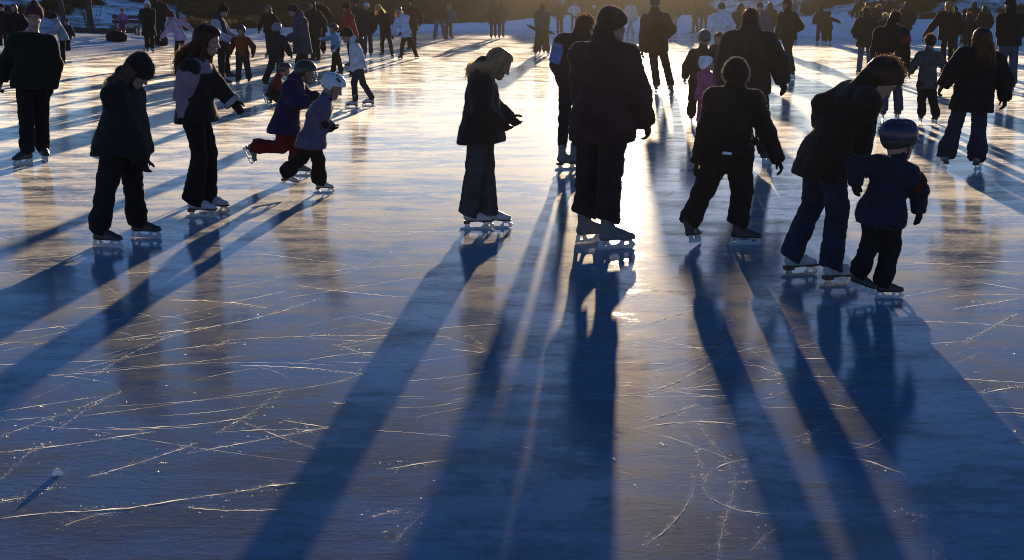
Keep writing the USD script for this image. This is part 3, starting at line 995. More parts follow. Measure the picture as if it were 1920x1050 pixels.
snow_m = usdkit.material(stage, LOOKS + '/snow', {
    'g': ('geometry', {}), 'n': ('noise_texture', {'scale': .9, 'detail': 6.0, 'roughness': .65}), 'n2': ('noise_texture', {'scale': 14.0, 'detail': 4.0}), 'n3': ('noise_texture', {'scale': .16, 'detail': 5.0, 'roughness': .7}),
    'r': ('rgb_ramp', {'ramp': [(.30, (.10, .075, .05)), (.40, (.45, .43, .40)), (.46, (.76, .78, .80)), (1, (.84, .85, .86))]}),
    'mx': ('mix_float', {'fac': .4}), 'at': ('attribute', {'attribute': 'wild'}), 'k': ('math', {'math_type': 'multiply_add', 'value2': -.17, 'value3': .10}), 'sm': ('math', {'math_type': 'add'}), 'b': ('bump', {'strength': .6, 'distance': .08}),
    'p': ('principled_bsdf', {'roughness': .75, 'specular_ior_level': .3})},
    [('g.position', 'n.vector'), ('g.position', 'n2.vector'), ('g.position', 'n3.vector'), ('n.fac', 'mx.a'), ('n3.fac', 'mx.b'), ('at.fac', 'k.value1'), ('k.value', 'sm.value2'), ('mx.result', 'sm.value1'), ('sm.value', 'r.fac'), ('r.color', 'p.base_color'), ('n2.fac', 'b.height'), ('b.normal', 'p.normal')], surface='p.BSDF')
g_ = usdkit.mesh(stage, '/World/snow_ground', (tv, tf[keep]), snow_m, smooth=True)
UsdGeom.PrimvarsAPI(g_).CreatePrimvar('wild', Sdf.ValueTypeNames.FloatArray, 'vertex').Set(Vt.FloatArray.FromNumpy(np.clip((GE.ravel() - 3.5) / 3.5, 0, 1).astype(np.float32)))
tag(g_.GetPrim(), kind='structure')


def ground_z(x, y):
    x, y = np.atleast_1d(np.asarray(x, float)), np.atleast_1d(np.asarray(y, float))
    return terrain_height(x, y, edge_distance(x, y))


def on_snow(px, d):
    """The point of the snow seen along the column px at the distance d."""
    x = (px - 960) / FPX * d / math.cos(PITCH) * .98
    return V(x, d, ground_z(x, d)[0])

# ---------------------------------------------------------------- things worn by single skaters
def patch(J, name, center, n, w, h_, mat, up=None, thick=.004):
    """A flat sewn-on patch or pocket: a thin rounded box lying on the cloth at the centre, facing n."""
    n = unit(n); up = unit(np.array(up if up is not None else J['u'])); x = unit(np.cross(up, n)); y = np.cross(n, x)
    t = trimesh.creation.box((w, h_, thick))
    part(J['th'], name, J['T']((np.array(t.vertices) @ np.stack([x, y, n]) + center, np.array(t.faces))), mat, smooth=False)


TAG_WHITE = plain('printed_tag', (.62, .64, .66), .6)


def lift_pass(J):                       # a ticket clipped to the back of the waistband
    patch(J, 'ticket', J['hipc'] - J['f2'] * .16 - J['u'] * .22 - J['l2'] * .11, -J['l2'] - J['f2'] * .4, .085, .06, TAG_WHITE, up=V(.25, 0, 1))


def belt_label(J):
    patch(J, 'reflective_label', J['hipc'] - J['f2'] * .188 + J['u'] * .012 + J['l2'] * .035, -J['f2'], .07, .022, TAG_WHITE)


def arm_band(nm, t0, col, w=.03, fore=False):
    def f(J):
        a, b = (J['el'][nm], J['wr'][nm]) if fore else (J['sh'][nm], J['el'][nm])
        F = Field(np.minimum(a, b) - .15, np.maximum(a, b) + .15, .011)
        p = a + (b - a) * t0
        r = (.036 + (.030 - .036) * t0) * J['S'] + J['bulk'] + .021
        if fore:
            r = (.030 + (.024 - .030) * t0) * J['S'] + J['bulk'] * .85 + .018
        d = unit(b - a)
        F.cone(p - d * w, p + d * w, r, r)
        F.cut(p - d * w, -d); F.cut(p + d * w, d)
        part(J['th'], 'sleeve_stripe', J['T'](F.mesh()), cloth(col))
    return f


def chest_band(z0, z1, col, bump=.017):
    """A panel of another colour round the chest or yoke, between two heights above the hip (fractions of the way to the neck)."""
    def f(J):
        lo, hi = np.minimum(J['hipc'], J['nk']) - .4, np.maximum(J['hipc'], J['nk']) + .3
        F = Field(lo, hi, max(J['h'], .012))
        S, u, f2, b = J['S'], J['u'], J['f2'], J['bulk'] + bump
        top, w = J['nk'] - u * .105 * S, J['hipc'] + u * .085 * S
        F.cone(top, w, .088 * S + b, .084 * S + b, squash=[(f2, 1.32)], k=.05)
        for nm in ('L', 'R'):
            F.cone(J['nk'] - u * .034 * S, J['sh'][nm] - u * .004 * S, .034 * S + b * .35 + bump * .65, .034 * S + b * .9 + bump * .1, k=.05)
        L = np.linalg.norm(J['nk'] - J['hipc'])
        F.cut(J['hipc'] + u * L * z0, -u); F.cut(J['hipc'] + u * L * z1, u)
        part(J['th'], 'jacket_panel', J['T'](F.mesh()), cloth(col))
    return f


def both(*fs):
    def f(J):
        for q in fs:
            q(J)
    return f


def arm_badge(J):
    patch(J, 'round_badge', (J['sh']['L'] + J['el']['L']) / 2 - V(.0, .075, 0), V(-.1, -1, 0), .05, .05, plain('badge_dark', (.02, .02, .025)))


def helmet_marks(J):                    # the dark lettering-like marks on the white helmet's side
    P = J['P']
    for i, (x, z, w, h_) in enumerate(((.080, .095, .016, .030), (.060, .103, .016, .030), (.040, .109, .014, .030), (.022, .112, .014, .028))):
        c = P(x - .008, 0, .032) + (J['HR'] @ unit(V(x, -.088, z - .035))) * .1265 * J['hs'] - P(0, 0, 0) + P(0, 0, 0) - 0 * J['hc']
        n = J['HR'] @ unit(V(x, -.1, z - .035))
        c = P(-.008, 0, .032) + J['HR'] @ (unit(V(x, -.088, z - .035)) * V(1.0, .93, 1.0)) * .1235 * J['hs']
        patch(J, 'helmet_mark', c, n, w, h_, plain('decal_dark', (.02, .02, .025)), up=J['HR'][:, 2], thick=.006)


# ---------------------------------------------------------------- the skaters near the camera
BLK, BLK2, NAVY = (.010, .010, .011), (.016, .016, .018), (.012, .016, .03)
JEANS, JEANSL = (.016, .022, .040), (.06, .08, .125)
G1 = None
person('tall man in dark coat and knit hat, grey skates, against the sun glare', L=(1108, 455, 28), R=(1153, 467, 18), S=1.80, yaw=68, hip=(1130, 215), neck=(1133, 78), head=(1149, 49), hyaw=35, hr=(1212, 232), hl=(1092, 235, .22), bulk=.032, hem=.20, flare=.03, coat=(.036, .017, .019), pants=(.025, .02, .018), pb=.032, skate_m=SKATE_GREY, drop=-.035, hatc=(.03, .022, .016), slim=.98)
person('blonde woman gliding alone in dark hooded jacket and grey trousers', L=(928, 427, 0), R=(893, 429, 2), S=1.56, yaw=-3, hip=(903, 222), neck=(905, 137), head=(936, 119), hpitch=-35, hl=(955, 222, .15), hr=(938, 232, -.16), hem=.20, flare=.08, bulk=.04, coat=(.010, .012, .014), pants=(.03, .035, .04), pb=.02, cuffr=.05, skates='figure', hat=None, hair='long', hairc=(.32, .25, .15), strands=420, hood='down', hair_len=.35)
person('curly haired man with blue striped sleeve beside the tall man', L=(1062, 317, 30), R=(1085, 315, 25), S=1.74, yaw=75, hip=(1078, 152), neck=(1090, 66), head=(1098, 50), hyaw=45, hl=(1056, 152, .18), elbows={'L': (1030, 118)}, hr='down', bulk=.048, hem=.06, flare=0, coat=(.016, .014, .016), pants=(.014, .013, .014), pb=.004, cuffr=.03, drop=-.07, skates='figure', skate_m=SKATE_GREY, hat=None, hair='curly', hairc=(.07, .035, .015), strands=160, extra=both(arm_band('L', .45, (.10, .14, .32), .12), arm_band('L', .12, (.3, .3, .2), .008)))
person('man in black snow suit skating away with arms held wide', L=(1304, 455, 62, .0, 6, -18), R=(1395, 459, -8), S=1.46, yaw=88, hip=(1366, 286), neck=(1378, 165), head=(1379, 143), hl=(1307, 305, .02), hr=(1459, 300, .05), elbows={'L': (1288, 240), 'R': (1462, 245)}, bulk=.028, hem=.035, flare=-.01, coat=(.014, .012, .011), pants=(.012, .011, .011), pb=.036, drop=0, hatc=(.012, .01, .01), extra=belt_label)
person('woman in dark coat and jeans bending over the child with blue helmet', L=(1497, 517, 22), R=(1572, 536, 16), S=1.66, yaw=8, hip=(1547, 283), neck=(1624, 160), head=(1655, 152), hyaw=15, hpitch=-50, hr=(1612, 308, -.06), elbows={'R': (1618, 260), 'L': (1510, 200)}, hl=(1537, 236, .22), hem=.19, flare=.03, bulk=.024, coat=(.016, .012, .010), pants=JEANS, pb=.016, cuffr=.045, skates='figure', hat=None, hair='short', hairc=(.05, .026, .013), strands=320, hair_vol=.022)
person('child in blue bike helmet and dark snow suit held by the arm', L=(1612, 545, -25, -.02, 14), R=(1665, 559, 2), S=1.08, yaw=42, hip=(1654, 392), neck=(1681, 300), head=(1687, 265), hyaw=12, hpitch=-8, hr=(1723, 396), elbows={'R': (1735, 350)}, hl=(1604, 343, .03), hem=.10, flare=0, bulk=.035, coat=(.012, .014, .028), pants=(.010, .010, .012), pb=.03, hat='bike_helmet', hatc=(.003, .006, .035), scarf=(.01, .01, .012), hand='mitten', hair='short', hairc=(.03, .015, .01), extra=both(arm_band('R', .5, (.04, .009, .007), .03), chest_band(.05, .12, (.02, .035, .13))))
person('girl in black knit beanie with long hair and ticket at waist', R=(200, 464, -14), L=(272, 447, -6), S=1.50, yaw=-10, hip=(229, 240), neck=(232, 155), head=(259, 134), hyaw=-8, hpitch=-44, hr=(264, 300, -.10), hl=(266, 292, .1), hem=.20, flare=.11, bulk=.045, coat=(.010, .010, .011), pants=(.010, .010, .011), pb=.03, hatc=(.008, .008, .009), hair='long', hairc=(.06, .045, .028), strands=90, hair_len=.8, hair_vol=-.004, hat_low=.025, extra=lift_pass)
person('red haired woman in pink and black jacket reaching out one arm', R=(377, 407, -6), L=(401, 399, -14), S=1.66, yaw=-8, hip=(368, 208), neck=(369, 108), head=(390, 76), hyaw=-12, hpitch=-15, hl=(437, 193, .05), elbows={'L': (408, 165), 'R': (335, 165)}, hr=(350, 222, -.16), hem=.10, flare=.05, bulk=.03, coat=(.012, .011, .013), sleeve=None, pants=(.008, .008, .009), pb=.008, cuffr=.060, skates='figure', hat=None, hair='long', hairc=(.05, .016, .006), strands=520, hair_len=1.0, hair_vol=.012, folds=.35, extra=both(chest_band(.72, 1.0, (.20, .13, .18)), arm_band('R', .62, (.20, .13, .18), .15), arm_band('R', .42, (.20, .13, .18), .13, True), arm_band('L', .93, (.3, .26, .27), .025, True)))
person('man facing the camera in dark green coat and maroon beanie', L=(84, 302, 300), R=(45, 310, 245), S=1.80, yaw=268, hip=(61, 140), neck=(61, 62), head=(64, 30), hyaw=278, hpitch=-4, hl=(97, 160), hr=(3, 150), hem=.16, flare=.03, bulk=.035, coat=(.007, .010, .007), pants=(.008, .008, .009), pb=.02, hatc=(.07, .018, .03), hand={'L': 'mitten', 'R': 'relaxed'}, eyes=True, collar=False, hat='tall')
person('child in white helmet and lilac jacket striding with black trousers', L=(541, 347, -14, .06, 9), R=(607, 361, -2), S=1.16, yaw=-4, hip=(585, 258), neck=(609, 189), head=(624, 163), hpitch=-28, hr=(603, 228, -.10), hl=(621, 238, .06), elbows={'R': (586, 215)}, hem=.10, flare=.04, bulk=.04, coat=(.075, .068, .125), pants=(.009, .009, .010), pb=.028, cuffr=.05, skates='figure', hat='helmet', hatc=(.5, .52, .56), collar=True, scarf=(.010, .010, .012), extra=helmet_marks)
person('child in purple coat and caged hockey helmet kicking one leg back', R=(461, 290, 8, .0, 66), L=(565, 329, -4), S=1.27, yaw=-6, hip=(534, 226), neck=(556, 150), head=(573, 137), hpitch=-12, hr=(578, 190, -.14), hl=(592, 182, .1), hem=.14, flare=.07, bulk=.055, coat=(.014, .011, .045), pants=(.09, .008, .012), pb=.026, cuffr=.05, skates='figure', skate_m=SKATE_GREY, hat='hockey_helmet', hatc=(.010, .010, .011), hood='down', knees={'R': (530, 268)})
person('small child in dark red jacket fallen to knees behind purple coat', root=(513, 193), L=(494, 184, 10, .0, 70), R=(500, 190, 10, -.1, 75), S=1.05, yaw=8, hip=(512, 168), neck=(524, 144), head=(534, 131), hpitch=-10, hl='fwd', hr='fwd', hem=.06, bulk=.035, coat=(.11, .012, .012), pants=(.012, .011, .011), pb=.025, hat='helmet', hatc=(.015, .012, .012), knees={'L': (532, 197), 'R': (538, 199)}, hood='down')
person('woman in long black coat and jeans with auburn hair at right edge', L=(1771, 313, 82), R=(1833, 316, 55), S=1.60, yaw=90, hip=(1826, 165), neck=(1842, 92), head=(1841, 74), hl=(1768, 160), hr=(1884, 185), hem=.26, flare=.04, bulk=.05, coat=(.009, .009, .010), pants=JEANS, pb=.022, cuffr=.06, skates='figure', skate_m=SKATE_GREY, hat=None, hair='long', hairc=(.09, .035, .015), hair_vol=.012, strands=260, slim=1.08)
person('man in dark jacket and jeans holding the hand of a child in grey parka', L=(1655, 222, 80), R=(1682, 222, 88), S=1.68, yaw=88, hip=(1669, 108), neck=(1672, 50), head=(1678, 36), hr=(1698, 132), hl=(1642, 120, .1), hem=.22, bulk=.045, flare=.02, coat=(.010, .010, .011), pants=(.035, .045, .075), pb=.018, hat=None, hair='short', hairc=(.05, .025, .012), strands=90, extra=arm_band('R', .3, (.14, .02, .02), .06))
person('child in grey parka holding hands with the man in jeans', L=(1726, 228, 85), R=(1752, 230, 95), S=1.24, yaw=92, hip=(1738, 158), neck=(1742, 96), head=(1744, 79), hl=(1707, 136), hr='kid', hem=.06, bulk=.035, flare=.03, coat=(.05, .05, .055), pants=BLK, pb=.026, hat=None, hair='short', hairc=(.06, .03, .012), strands=90)
person('big man in brown hooded coat skating away behind the black snow suit', L=(1398, 306, 85), R=(1437, 307, 60), S=1.84, yaw=85, hip=(1402, 150), neck=(1406, 58), head=(1407, 36), hr=(1468, 152), hl=(1362, 148, .1), hem=.16, bulk=.06, flare=.03, coat=(.035, .026, .018), pants=(.014, .012, .011), pb=.028, hat=None, hair='short', hairc=(.05, .025, .012), hood='down', strands=80, hand={'R': 'mitten'})
person('child in olive jacket and dark helmet left of the big brown coat', L=(1296, 228, 80), R=(1318, 226, 88), S=1.32, yaw=86, hip=(1311, 152), neck=(1318, 92), head=(1321, 72), hl=(1284, 146), hr='kid', hem=.05, bulk=.04, coat=(.035, .032, .02), sleeve=(.02, .016, .013), pants=BLK, pb=.026, hat='helmet', hatc=(.03, .035, .03), glovec={'L': (.10, .012, .014), 'R': DK} if False else (.05, .012, .012))
person('boy facing camera in dark jacket between helmet child and brown coat', root=(1346, 186), S=1.18, yaw=235, head=None, hyaw=240, hpitch=-15, hl='kid', hr='kid', bulk=.03, coat=(.03, .012, .013), pants=(.03, .035, .05), pb=.022, hat=None, hair='short', hairc=(.08, .035, .015), strands=60)
person('toddler in pink jacket and white hat looking up', root=(1319, 240), S=.93, yaw=25, neck=None, hyaw=12, hpitch=22, hl='fwd', hr='kid', bulk=.035, coat=(.34, .06, .14), pants=(.3, .05, .13), pb=.025, hat='beanie', hatc=(.70, .72, .76))
person('girl in white parka with brown fur hood and jeans', R=(692, 199, 172), L=(661, 203, 182), S=1.42, yaw=184, hip=(672, 122), neck=(664, 80), head=(650, 67), hpitch=-22, hl=(661, 132, -.1), hr='down', hem=.06, bulk=.035, flare=.04, coat=(.46, .47, .50), pants=JEANS, pb=.006, cuffr=.035, skates='figure', hat='beanie', hatc=(.035, .02, .012), hoodfur=(.16, .09, .045), extra=arm_badge)

# ---------------------------------------------------------------- the skaters farther off, left to right
person('brown haired person in black coat behind the maroon beanie man', root=(33, 121), S=1.66, yaw=285, bulk=.04, coat=BLK, hat=None, hair='long', hairc=(.12, .05, .02), hl='pocket', hr='pocket', hem=.3)
person('child in pale jacket with yellow hood stooping near the tree trunk', root=(116, 120), S=1.42, yaw=200, lean=24, hpitch=-30, hyaw=190, bulk=.03, coat=(.22, .24, .28), pants=BLK, pb=.02, hat='beanie', hatc=BLK, hood='down', scarf=(.42, .30, .02), hl='fwd', hr='fwd')
person('small child in dark blue suit beside the yellow hood', root=(127, 103), S=1.12, yaw=310, bulk=.035, coat=(.02, .025, .04), pants=(.012, .015, .03), pb=.03, hat='beanie', hatc=(.05, .05, .06), hl='kid', hr='kid')
person('woman in long black coat with white hat and scarf by the bench', L=(287, 99, 300), R=(274, 98, 235), S=1.72, yaw=268, bulk=.045, hem=.42, flare=.04, coat=BLK, pants=BLK, pb=.022, hat='beanie', hatc=(.55, .57, .62), scarf=(.45, .48, .52), hl='front', hr='front', skates='figure')
person('tall man in black standing behind the white hat woman', root=(302, 82), S=1.88, yaw=262, bulk=.05, hem=.2, coat=BLK, pants=BLK, pb=.02, hat=None, hair='short', hairc=(.05, .03, .02), hl='pocket', hr='pocket', hyaw=262)
person('girl in pink jacket with both arms stretched out for balance', L=(341, 117, 265), R=(329, 119, 250), S=1.40, yaw=255, hip=(338, 70), neck=(328, 39), head=(320, 31), hyaw=240, hpitch=-20, hl=(360, 56), hr=(303, 70), bulk=.03, flare=.03, hem=.10, coat=(.42, .26, .36), pants=BLK, pb=.008, hat='beanie', hatc=(.10, .02, .02), glovec=(.4, .3, .35), skates='figure')
person('man in grey sleeved jacket and black beanie behind the red haired woman', L=(433, 150, 10), R=(422, 162, -8), S=1.78, yaw=-8, hip=(418, 88), neck=(408, 34), head=(419, 21), hpitch=-20, bulk=.045, coat=(.02, .024, .035), sleeve=(.30, .31, .35), pants=(.012, .013, .016), hat='tall', hatc=BLK, hl='fwd', hr='fwd')
person('child in orange jacket and black helmet facing the camera', L=(467, 156, 275), R=(446, 158, 260), S=1.20, yaw=266, bulk=.035, hem=.08, coat=(.20, .045, .012), sleeve=(.09, .022, .012), pants=(.03, .032, .036), pb=.032, hat='helmet', hatc=(.012, .012, .012), hl='kid', hr='kid', hand='mitten')
person('young woman in black with pale beanie and mittens behind the helmeted child', root=(507, 108), S=1.58, yaw=255, bulk=.025, coat=BLK, hat='beanie', hatc=(.12, .09, .09), hair='long', hairc=(.12, .06, .03), hl='kid', hr='relax', hand='mitten', lean=8)
person('child in dark jacket with red scarf and silver helmet skating away', L=(499, 163, 60, .0, 8), R=(524, 161, 95), S=1.34, yaw=70, hip=(519, 101), bulk=.045, hem=.05, coat=BLK2, pants=(.012, .014, .02), pb=.028, hat='helmet', hatc=(.16, .16, .17), scarf=(.24, .05, .03), hl='front', hr='kid')
person('large man in slate blue coat and cap leaning to the left', L=(556, 156, 190), R=(584, 158, 170), S=1.74, yaw=200, hip=(567, 88), neck=(562, 32), head=(549, 20), hyaw=195, hpitch=-18, bulk=.06, hem=.16, flare=.04, coat=(.04, .045, .065), pants=BLK, pb=.02, hat='cap', hatc=(.02, .018, .02), hair='short', hairc=(.12, .07, .03), hl='fwd', hr='down', slim=1.1)
person('man in black coat standing behind the turquoise jacket child', L=(607, 104, 280), R=(595, 103, 255), S=1.84, yaw=268, bulk=.045, hem=.32, coat=BLK, pants=BLK, pb=.022, hat='beanie', hatc=BLK, hl='pocket', hr='pocket')
person('child in turquoise jacket and shiny black helmet with one arm out', L=(622, 141, 190), R=(637, 142, 175), S=1.16, yaw=200, bulk=.025, hem=.05, coat=(.10, .27, .40), pants=BLK, pb=.035, hat='helmet', hatc=(.012, .012, .014), hr=(603, 73, 0), hl='kid', glovec=(.55, .4, .5), hand='mitten')
person('person in bright red jacket and dark beanie behind the white parka girl', root=(658, 128), S=1.70, yaw=205, bulk=.045, hem=.14, coat=(.34, .028, .018), pants=BLK, pb=.02, hat='beanie', hatc=(.02, .014, .014), hpitch=-15, hl='fwd', hr='fwd', lean=10)
person('person in dark brown coat behind the bright red jacket', root=(672, 96), S=1.74, yaw=250, bulk=.05, hem=.3, coat=(.03, .02, .018), pants=BLK, hat='beanie', hatc=BLK)
person('man in navy jacket and jeans with white fronted cap', L=(696, 107, 280), R=(683, 108, 255), S=1.66, yaw=262, bulk=.03, coat=(.016, .02, .03), pants=(.03, .04, .06), hat='cap', hatc=(.40, .42, .48), hl='down', hr='down')
person('blonde woman in black with hair flying out sideways', L=(736, 109, 290), R=(716, 107, 250), S=1.62, yaw=262, hip=(723, 62), neck=(715, 26), head=(709, 15), bulk=.012, hem=.08, coat=(.016, .012, .010), pants=BLK, pb=.004, hat=None, hair='long', hairc=(.5, .33, .14), strands=160, hl=(731, 60), hr=(700, 58))
person('girl in white and pale blue ski jacket with brown boots', L=(781, 110, 300), R=(751, 112, 240), S=1.52, yaw=255, hip=(763, 68), neck=(752, 30), head=(746, 20), hyaw=240, bulk=.035, hem=.04, flare=.03, coat=(.42, .48, .62), pants=BLK, pb=.012, hat='helmet', hatc=(.02, .02, .022), hair='long', hairc=(.45, .28, .1), hr=(737, 66), hl=(752, 60, -.15), hand='mitten', skate_m=SKATE_BROWN, skates='figure')
person('man in dark red coat partly hidden behind the pale blue ski jacket', root=(772, 97), S=1.78, yaw=262, bulk=.04, hem=.3, coat=(.08, .014, .012), pants=BLK, hat='beanie', hatc=BLK, hl='relax')
person('man in dull red jacket and grey trousers far out on the ice', L=(815, 76, 100), R=(834, 75, 80), S=1.74, yaw=85, bulk=.035, hem=.1, coat=(.09, .022, .016), pants=(.11, .11, .12), pb=.03, hat='beanie', hatc=BLK, hl='relax', hr='relax')
person('blonde person in teal jacket and red trousers beside dull red jacket', L=(838, 75, 60), R=(847, 73, 40), S=1.55, yaw=60, bulk=.03, coat=(.08, .12, .14), pants=(.16, .03, .018), pb=.012, hat=None, hair='long', hairc=(.5, .32, .12), hl='down', hr='relax')
person('woman in brown patterned coat and dark boots, left of a pair', L=(921, 73, 95), R=(929, 72, 85), S=1.60, yaw=80, bulk=.02, hem=.28, flare=.04, coat=(.10, .04, .025), pants=(.012, .012, .014), pb=.004, hat='beanie', hatc=(.10, .03, .02), hair='long', hairc=(.12, .05, .02), hl='relax', hr='down', skates='figure', skate_m=SKATE_BLACK)
person('woman in plaid jacket and jeans, right of a pair', L=(936, 73, 95), R=(944, 71, 75), S=1.62, yaw=84, bulk=.03, hem=.22, flare=.03, coat=(.12, .085, .07), pants=(.03, .035, .05), pb=.006, hat=None, hair='long', hairc=(.14, .06, .02), hl='down', hr='pocket', skates='figure', skate_m=SKATE_BLACK)
person('man in grey coat skating with a small child between his legs', L=(1004, 104, 100), R=(1028, 103, 75), S=1.66, yaw=88, bulk=.04, hem=.12, lean=14, coat=(.055, .05, .045), pants=(.02, .018, .017), pb=.028, hat=None, hair='short', hairc=(.09, .05, .03), hl='front', hr='front')
person('small child in dark snow suit in front of the grey coat man', L=(1012, 101, 95), R=(1020, 101, 85), S=.95, yaw=90, bulk=.04, coat=BLK2, pants=BLK, pb=.03, hat='beanie', hatc=BLK, hl=(992, 49), hr=(1036, 62), hand='mitten')
person('man in open dark jacket beside the far snow bank', L=(1053, 66, 275), R=(1046, 67, 265), S=1.72, yaw=268, bulk=.03, hem=.1, coat=(.03, .02, .014), pants=BLK, hat=None, hair='short', hairc=(.2, .12, .05), hl='pocket', hr='relax', scarf=(.3, .3, .32))
person('woman in white sweater with hands on hips by the far bank', L=(1081, 59, 275), R=(1072, 60, 265), S=1.64, yaw=268, bulk=.02, hem=.08, coat=(.55, .53, .52), pants=(.05, .05, .07), pb=.008, hat=None, hair='long', hairc=(.14, .07, .03), hl='pocket', hr='pocket')
person('small figure with silver helmet behind the curly haired man', root=(1113, 62), S=1.36, yaw=268, bulk=.035, coat=BLK2, pants=BLK, hat='helmet', hatc=(.6, .62, .66))
person('woman in pale checked coat bright in the sun path', L=(1176, 70, 275), R=(1187, 71, 262), S=1.70, yaw=268, bulk=.03, hem=.22, coat=(.42, .40, .38), pants=(.30, .29, .30), pb=.01, hat=None, hair='short', hairc=(.2, .12, .06), hl='down', hr='down', skates='figure')
person('dark figure stooping with arms stretched left near the sun', root=(1207, 58), S=1.45, yaw=185, lean=38, bulk=.03, coat=BLK2, pants=BLK, hat='pompom', hatc=BLK, hl='up', hr='up')
person('man in dark red coat skating away into the sun', L=(1230, 172, 92), R=(1257, 174, 70, -.05, 18), S=1.76, yaw=86, hip=(1231, 82), neck=(1228, 24), head=(1228, 6), hl=(1204, 96), hr='pocket', bulk=.05, hem=.17, coat=(.05, .016, .012), pants=(.022, .014, .016), pb=.016, hat='beanie', hatc=(.04, .05, .05), hood='down', skates='figure', skate_m=SKATE_GREY)
person('person in brown coat and pale trousers right behind the man going into the sun', L=(1258, 63, 95), R=(1267, 64, 80), S=1.74, yaw=88, bulk=.05, hem=.2, coat=(.05, .028, .016), pants=(.22, .19, .17), pb=.02, hat='beanie', hatc=(.04, .02, .015))
person('person in dark jacket holding out an arm by the sunny bank', L=(1306, 64, 190), R=(1297, 65, 175), S=1.66, yaw=200, bulk=.03, coat=(.03, .02, .013), pants=(.03, .03, .04), hat='beanie', hatc=BLK, hr='up', hl='relax', lean=10)
person('stout person in dark brown coat by the sunny bank', L=(1313, 62, 95), R=(1324, 62, 85), S=1.72, yaw=88, bulk=.075, hem=.2, flare=-.02, coat=(.04, .024, .012), pants=BLK, hat=None, hair='short', hairc=(.15, .07, .03), hl='pocket', hr='pocket', slim=1.15)
person('woman in white ski jacket and black beanie skating away', L=(1342, 124, 95), R=(1358, 124, 85), S=1.68, yaw=90, bulk=.045, hem=.12, coat=(.50, .52, .58), pants=(.02, .02, .024), hat='beanie', hatc=BLK, hood='down', hl='relax', hr='relax')
person('person with dark shoulder length hair beside the white ski jacket', root=(1386, 108), S=1.66, yaw=90, bulk=.045, coat=(.025, .016, .012), hat=None, hair='long', hairc=(.05, .025, .015), hl='pocket', hr='pocket')
person('man in sunglasses and blue jacket coming towards the camera', root=(1421, 112), S=1.68, yaw=268, bulk=.04, coat=(.04, .05, .085), hat='beanie', hatc=(.02, .016, .015), hl='relax', hr='relax', extra=lambda J: [part(J['th'], 'sunglasses', J['T'](merge_meshes([tm(trimesh.creation.icosphere(1, .026)), ]) if False else merge_meshes([((np.array(trimesh.creation.icosphere(2, .024).vertices) * V(.35, 1, .75)) @ J['HR'].T + J['P'](.098, .032 * s_, .0), np.array(trimesh.creation.icosphere(2, .024).faces)) for s_ in (-1, 1)])), plain('sunglass_lens', (.01, .01, .012), .1))])
person('brown haired woman behind the man in sunglasses', root=(1441, 92), S=1.66, yaw=80, bulk=.02, coat=(.05, .018, .014), hat=None, hair='long', hairc=(.12, .04, .015))
person('man in black jacket and dark red cap looking left', L=(1466, 149, 200), R=(1480, 146, 180), S=1.80, yaw=215, hyaw=190, bulk=.035, hem=.12, coat=(.014, .014, .013), pants=(.014, .016, .02), pb=.016, hat='cap', hatc=(.12, .018, .02), hl='pocket', hr='down')
person('person in grey vest and dark trousers by the bank', root=(1488, 68), S=1.74, yaw=255, bulk=.03, coat=(.07, .075, .085), sleeve=(.35, .36, .4), hat=None, hair='short', hairc=(.2, .1, .04), hl='front', hr='front')
person('adult in black on the far ice with a child close behind', L=(1532, 80, 95), R=(1543, 80, 85), S=1.50, yaw=92, bulk=.045, hem=.1, coat=BLK, pants=BLK, pb=.03, hat='tall', hatc=BLK, hl='relax', hr='relax')
person('child in dark clothes tucked behind the far adult in black', L=(1548, 81, 95), R=(1556, 81, 85), S=1.22, yaw=98, bulk=.04, coat=(.016, .010, .010), pants=BLK, pb=.03, hat='beanie', hatc=BLK, hl='kid', hr='wide', hand='mitten')
person('woman in olive coat and pale jeans with brown bobbed hair', L=(1609, 140, 95), R=(1629, 139, 85), S=1.60, yaw=92, bulk=.05, hem=.24, flare=.03, coat=(.022, .020, .012), pants=JEANSL, pb=.014, hat=None, hair='short', hairc=(.12, .06, .025), strands=60, hl='pocket', hr='pocket')
person('tall man in black at the back of the group, left', root=(1611, 72), S=1.84, yaw=92, bulk=.04, coat=BLK, hat='beanie', hatc=BLK, hl='relax')
person('auburn haired woman in the group behind the olive coat', root=(1623, 92), S=1.66, yaw=92, bulk=.04, coat=BLK2, hat=None, hair='long', hairc=(.2, .06, .02))
person('person with glowing brown hair in the group behind the olive coat', root=(1643, 96), S=1.56, yaw=85, bulk=.04, coat=BLK2, hat=None, hair='short', hairc=(.2, .09, .03), strands=50)
person('person in black beanie at the back of the group, middle', root=(1649, 74), S=1.72, yaw=95, bulk=.05, coat=BLK, hat='beanie', hatc=BLK, hl='wide')
person('child with pale fur hood between olive coat and man in jeans', root=(1655, 112), S=1.34, yaw=70, bulk=.04, coat=BLK2, pants=BLK, hat=None, hair='short', hairc=(.4, .3, .18), strands=60, hood='down')
person('person in dark fur edged hat at the back of the group, right', root=(1663, 76), S=1.66, yaw=90, bulk=.05, coat=(.02, .016, .014), hat='pompom', hatc=(.05, .035, .025), hl='relax')
person('child in grey striped beanie right of the man in jeans', root=(1688, 84), S=1.54, yaw=95, bulk=.035, coat=(.035, .04, .05), hat='beanie', hatc=(.10, .10, .11), hl='relax', hr='relax')
person('blonde woman in black coat skating away with one arm out', L=(1766, 124, 95), R=(1781, 124, 85), S=1.72, yaw=90, bulk=.05, hem=.26, flare=.02, coat=BLK, pants=BLK, pb=.014, hat=None, hair='long', hairc=(.42, .26, .11), strands=120, hl=(1733, 70, .3), hr='down', slim=1.25, hair_vol=.02)
person('person with dark hat and bright face behind the blonde woman', root=(1798, 64), S=1.56, yaw=200, bulk=.035, coat=BLK, hat='beanie', hatc=(.05, .05, .055))
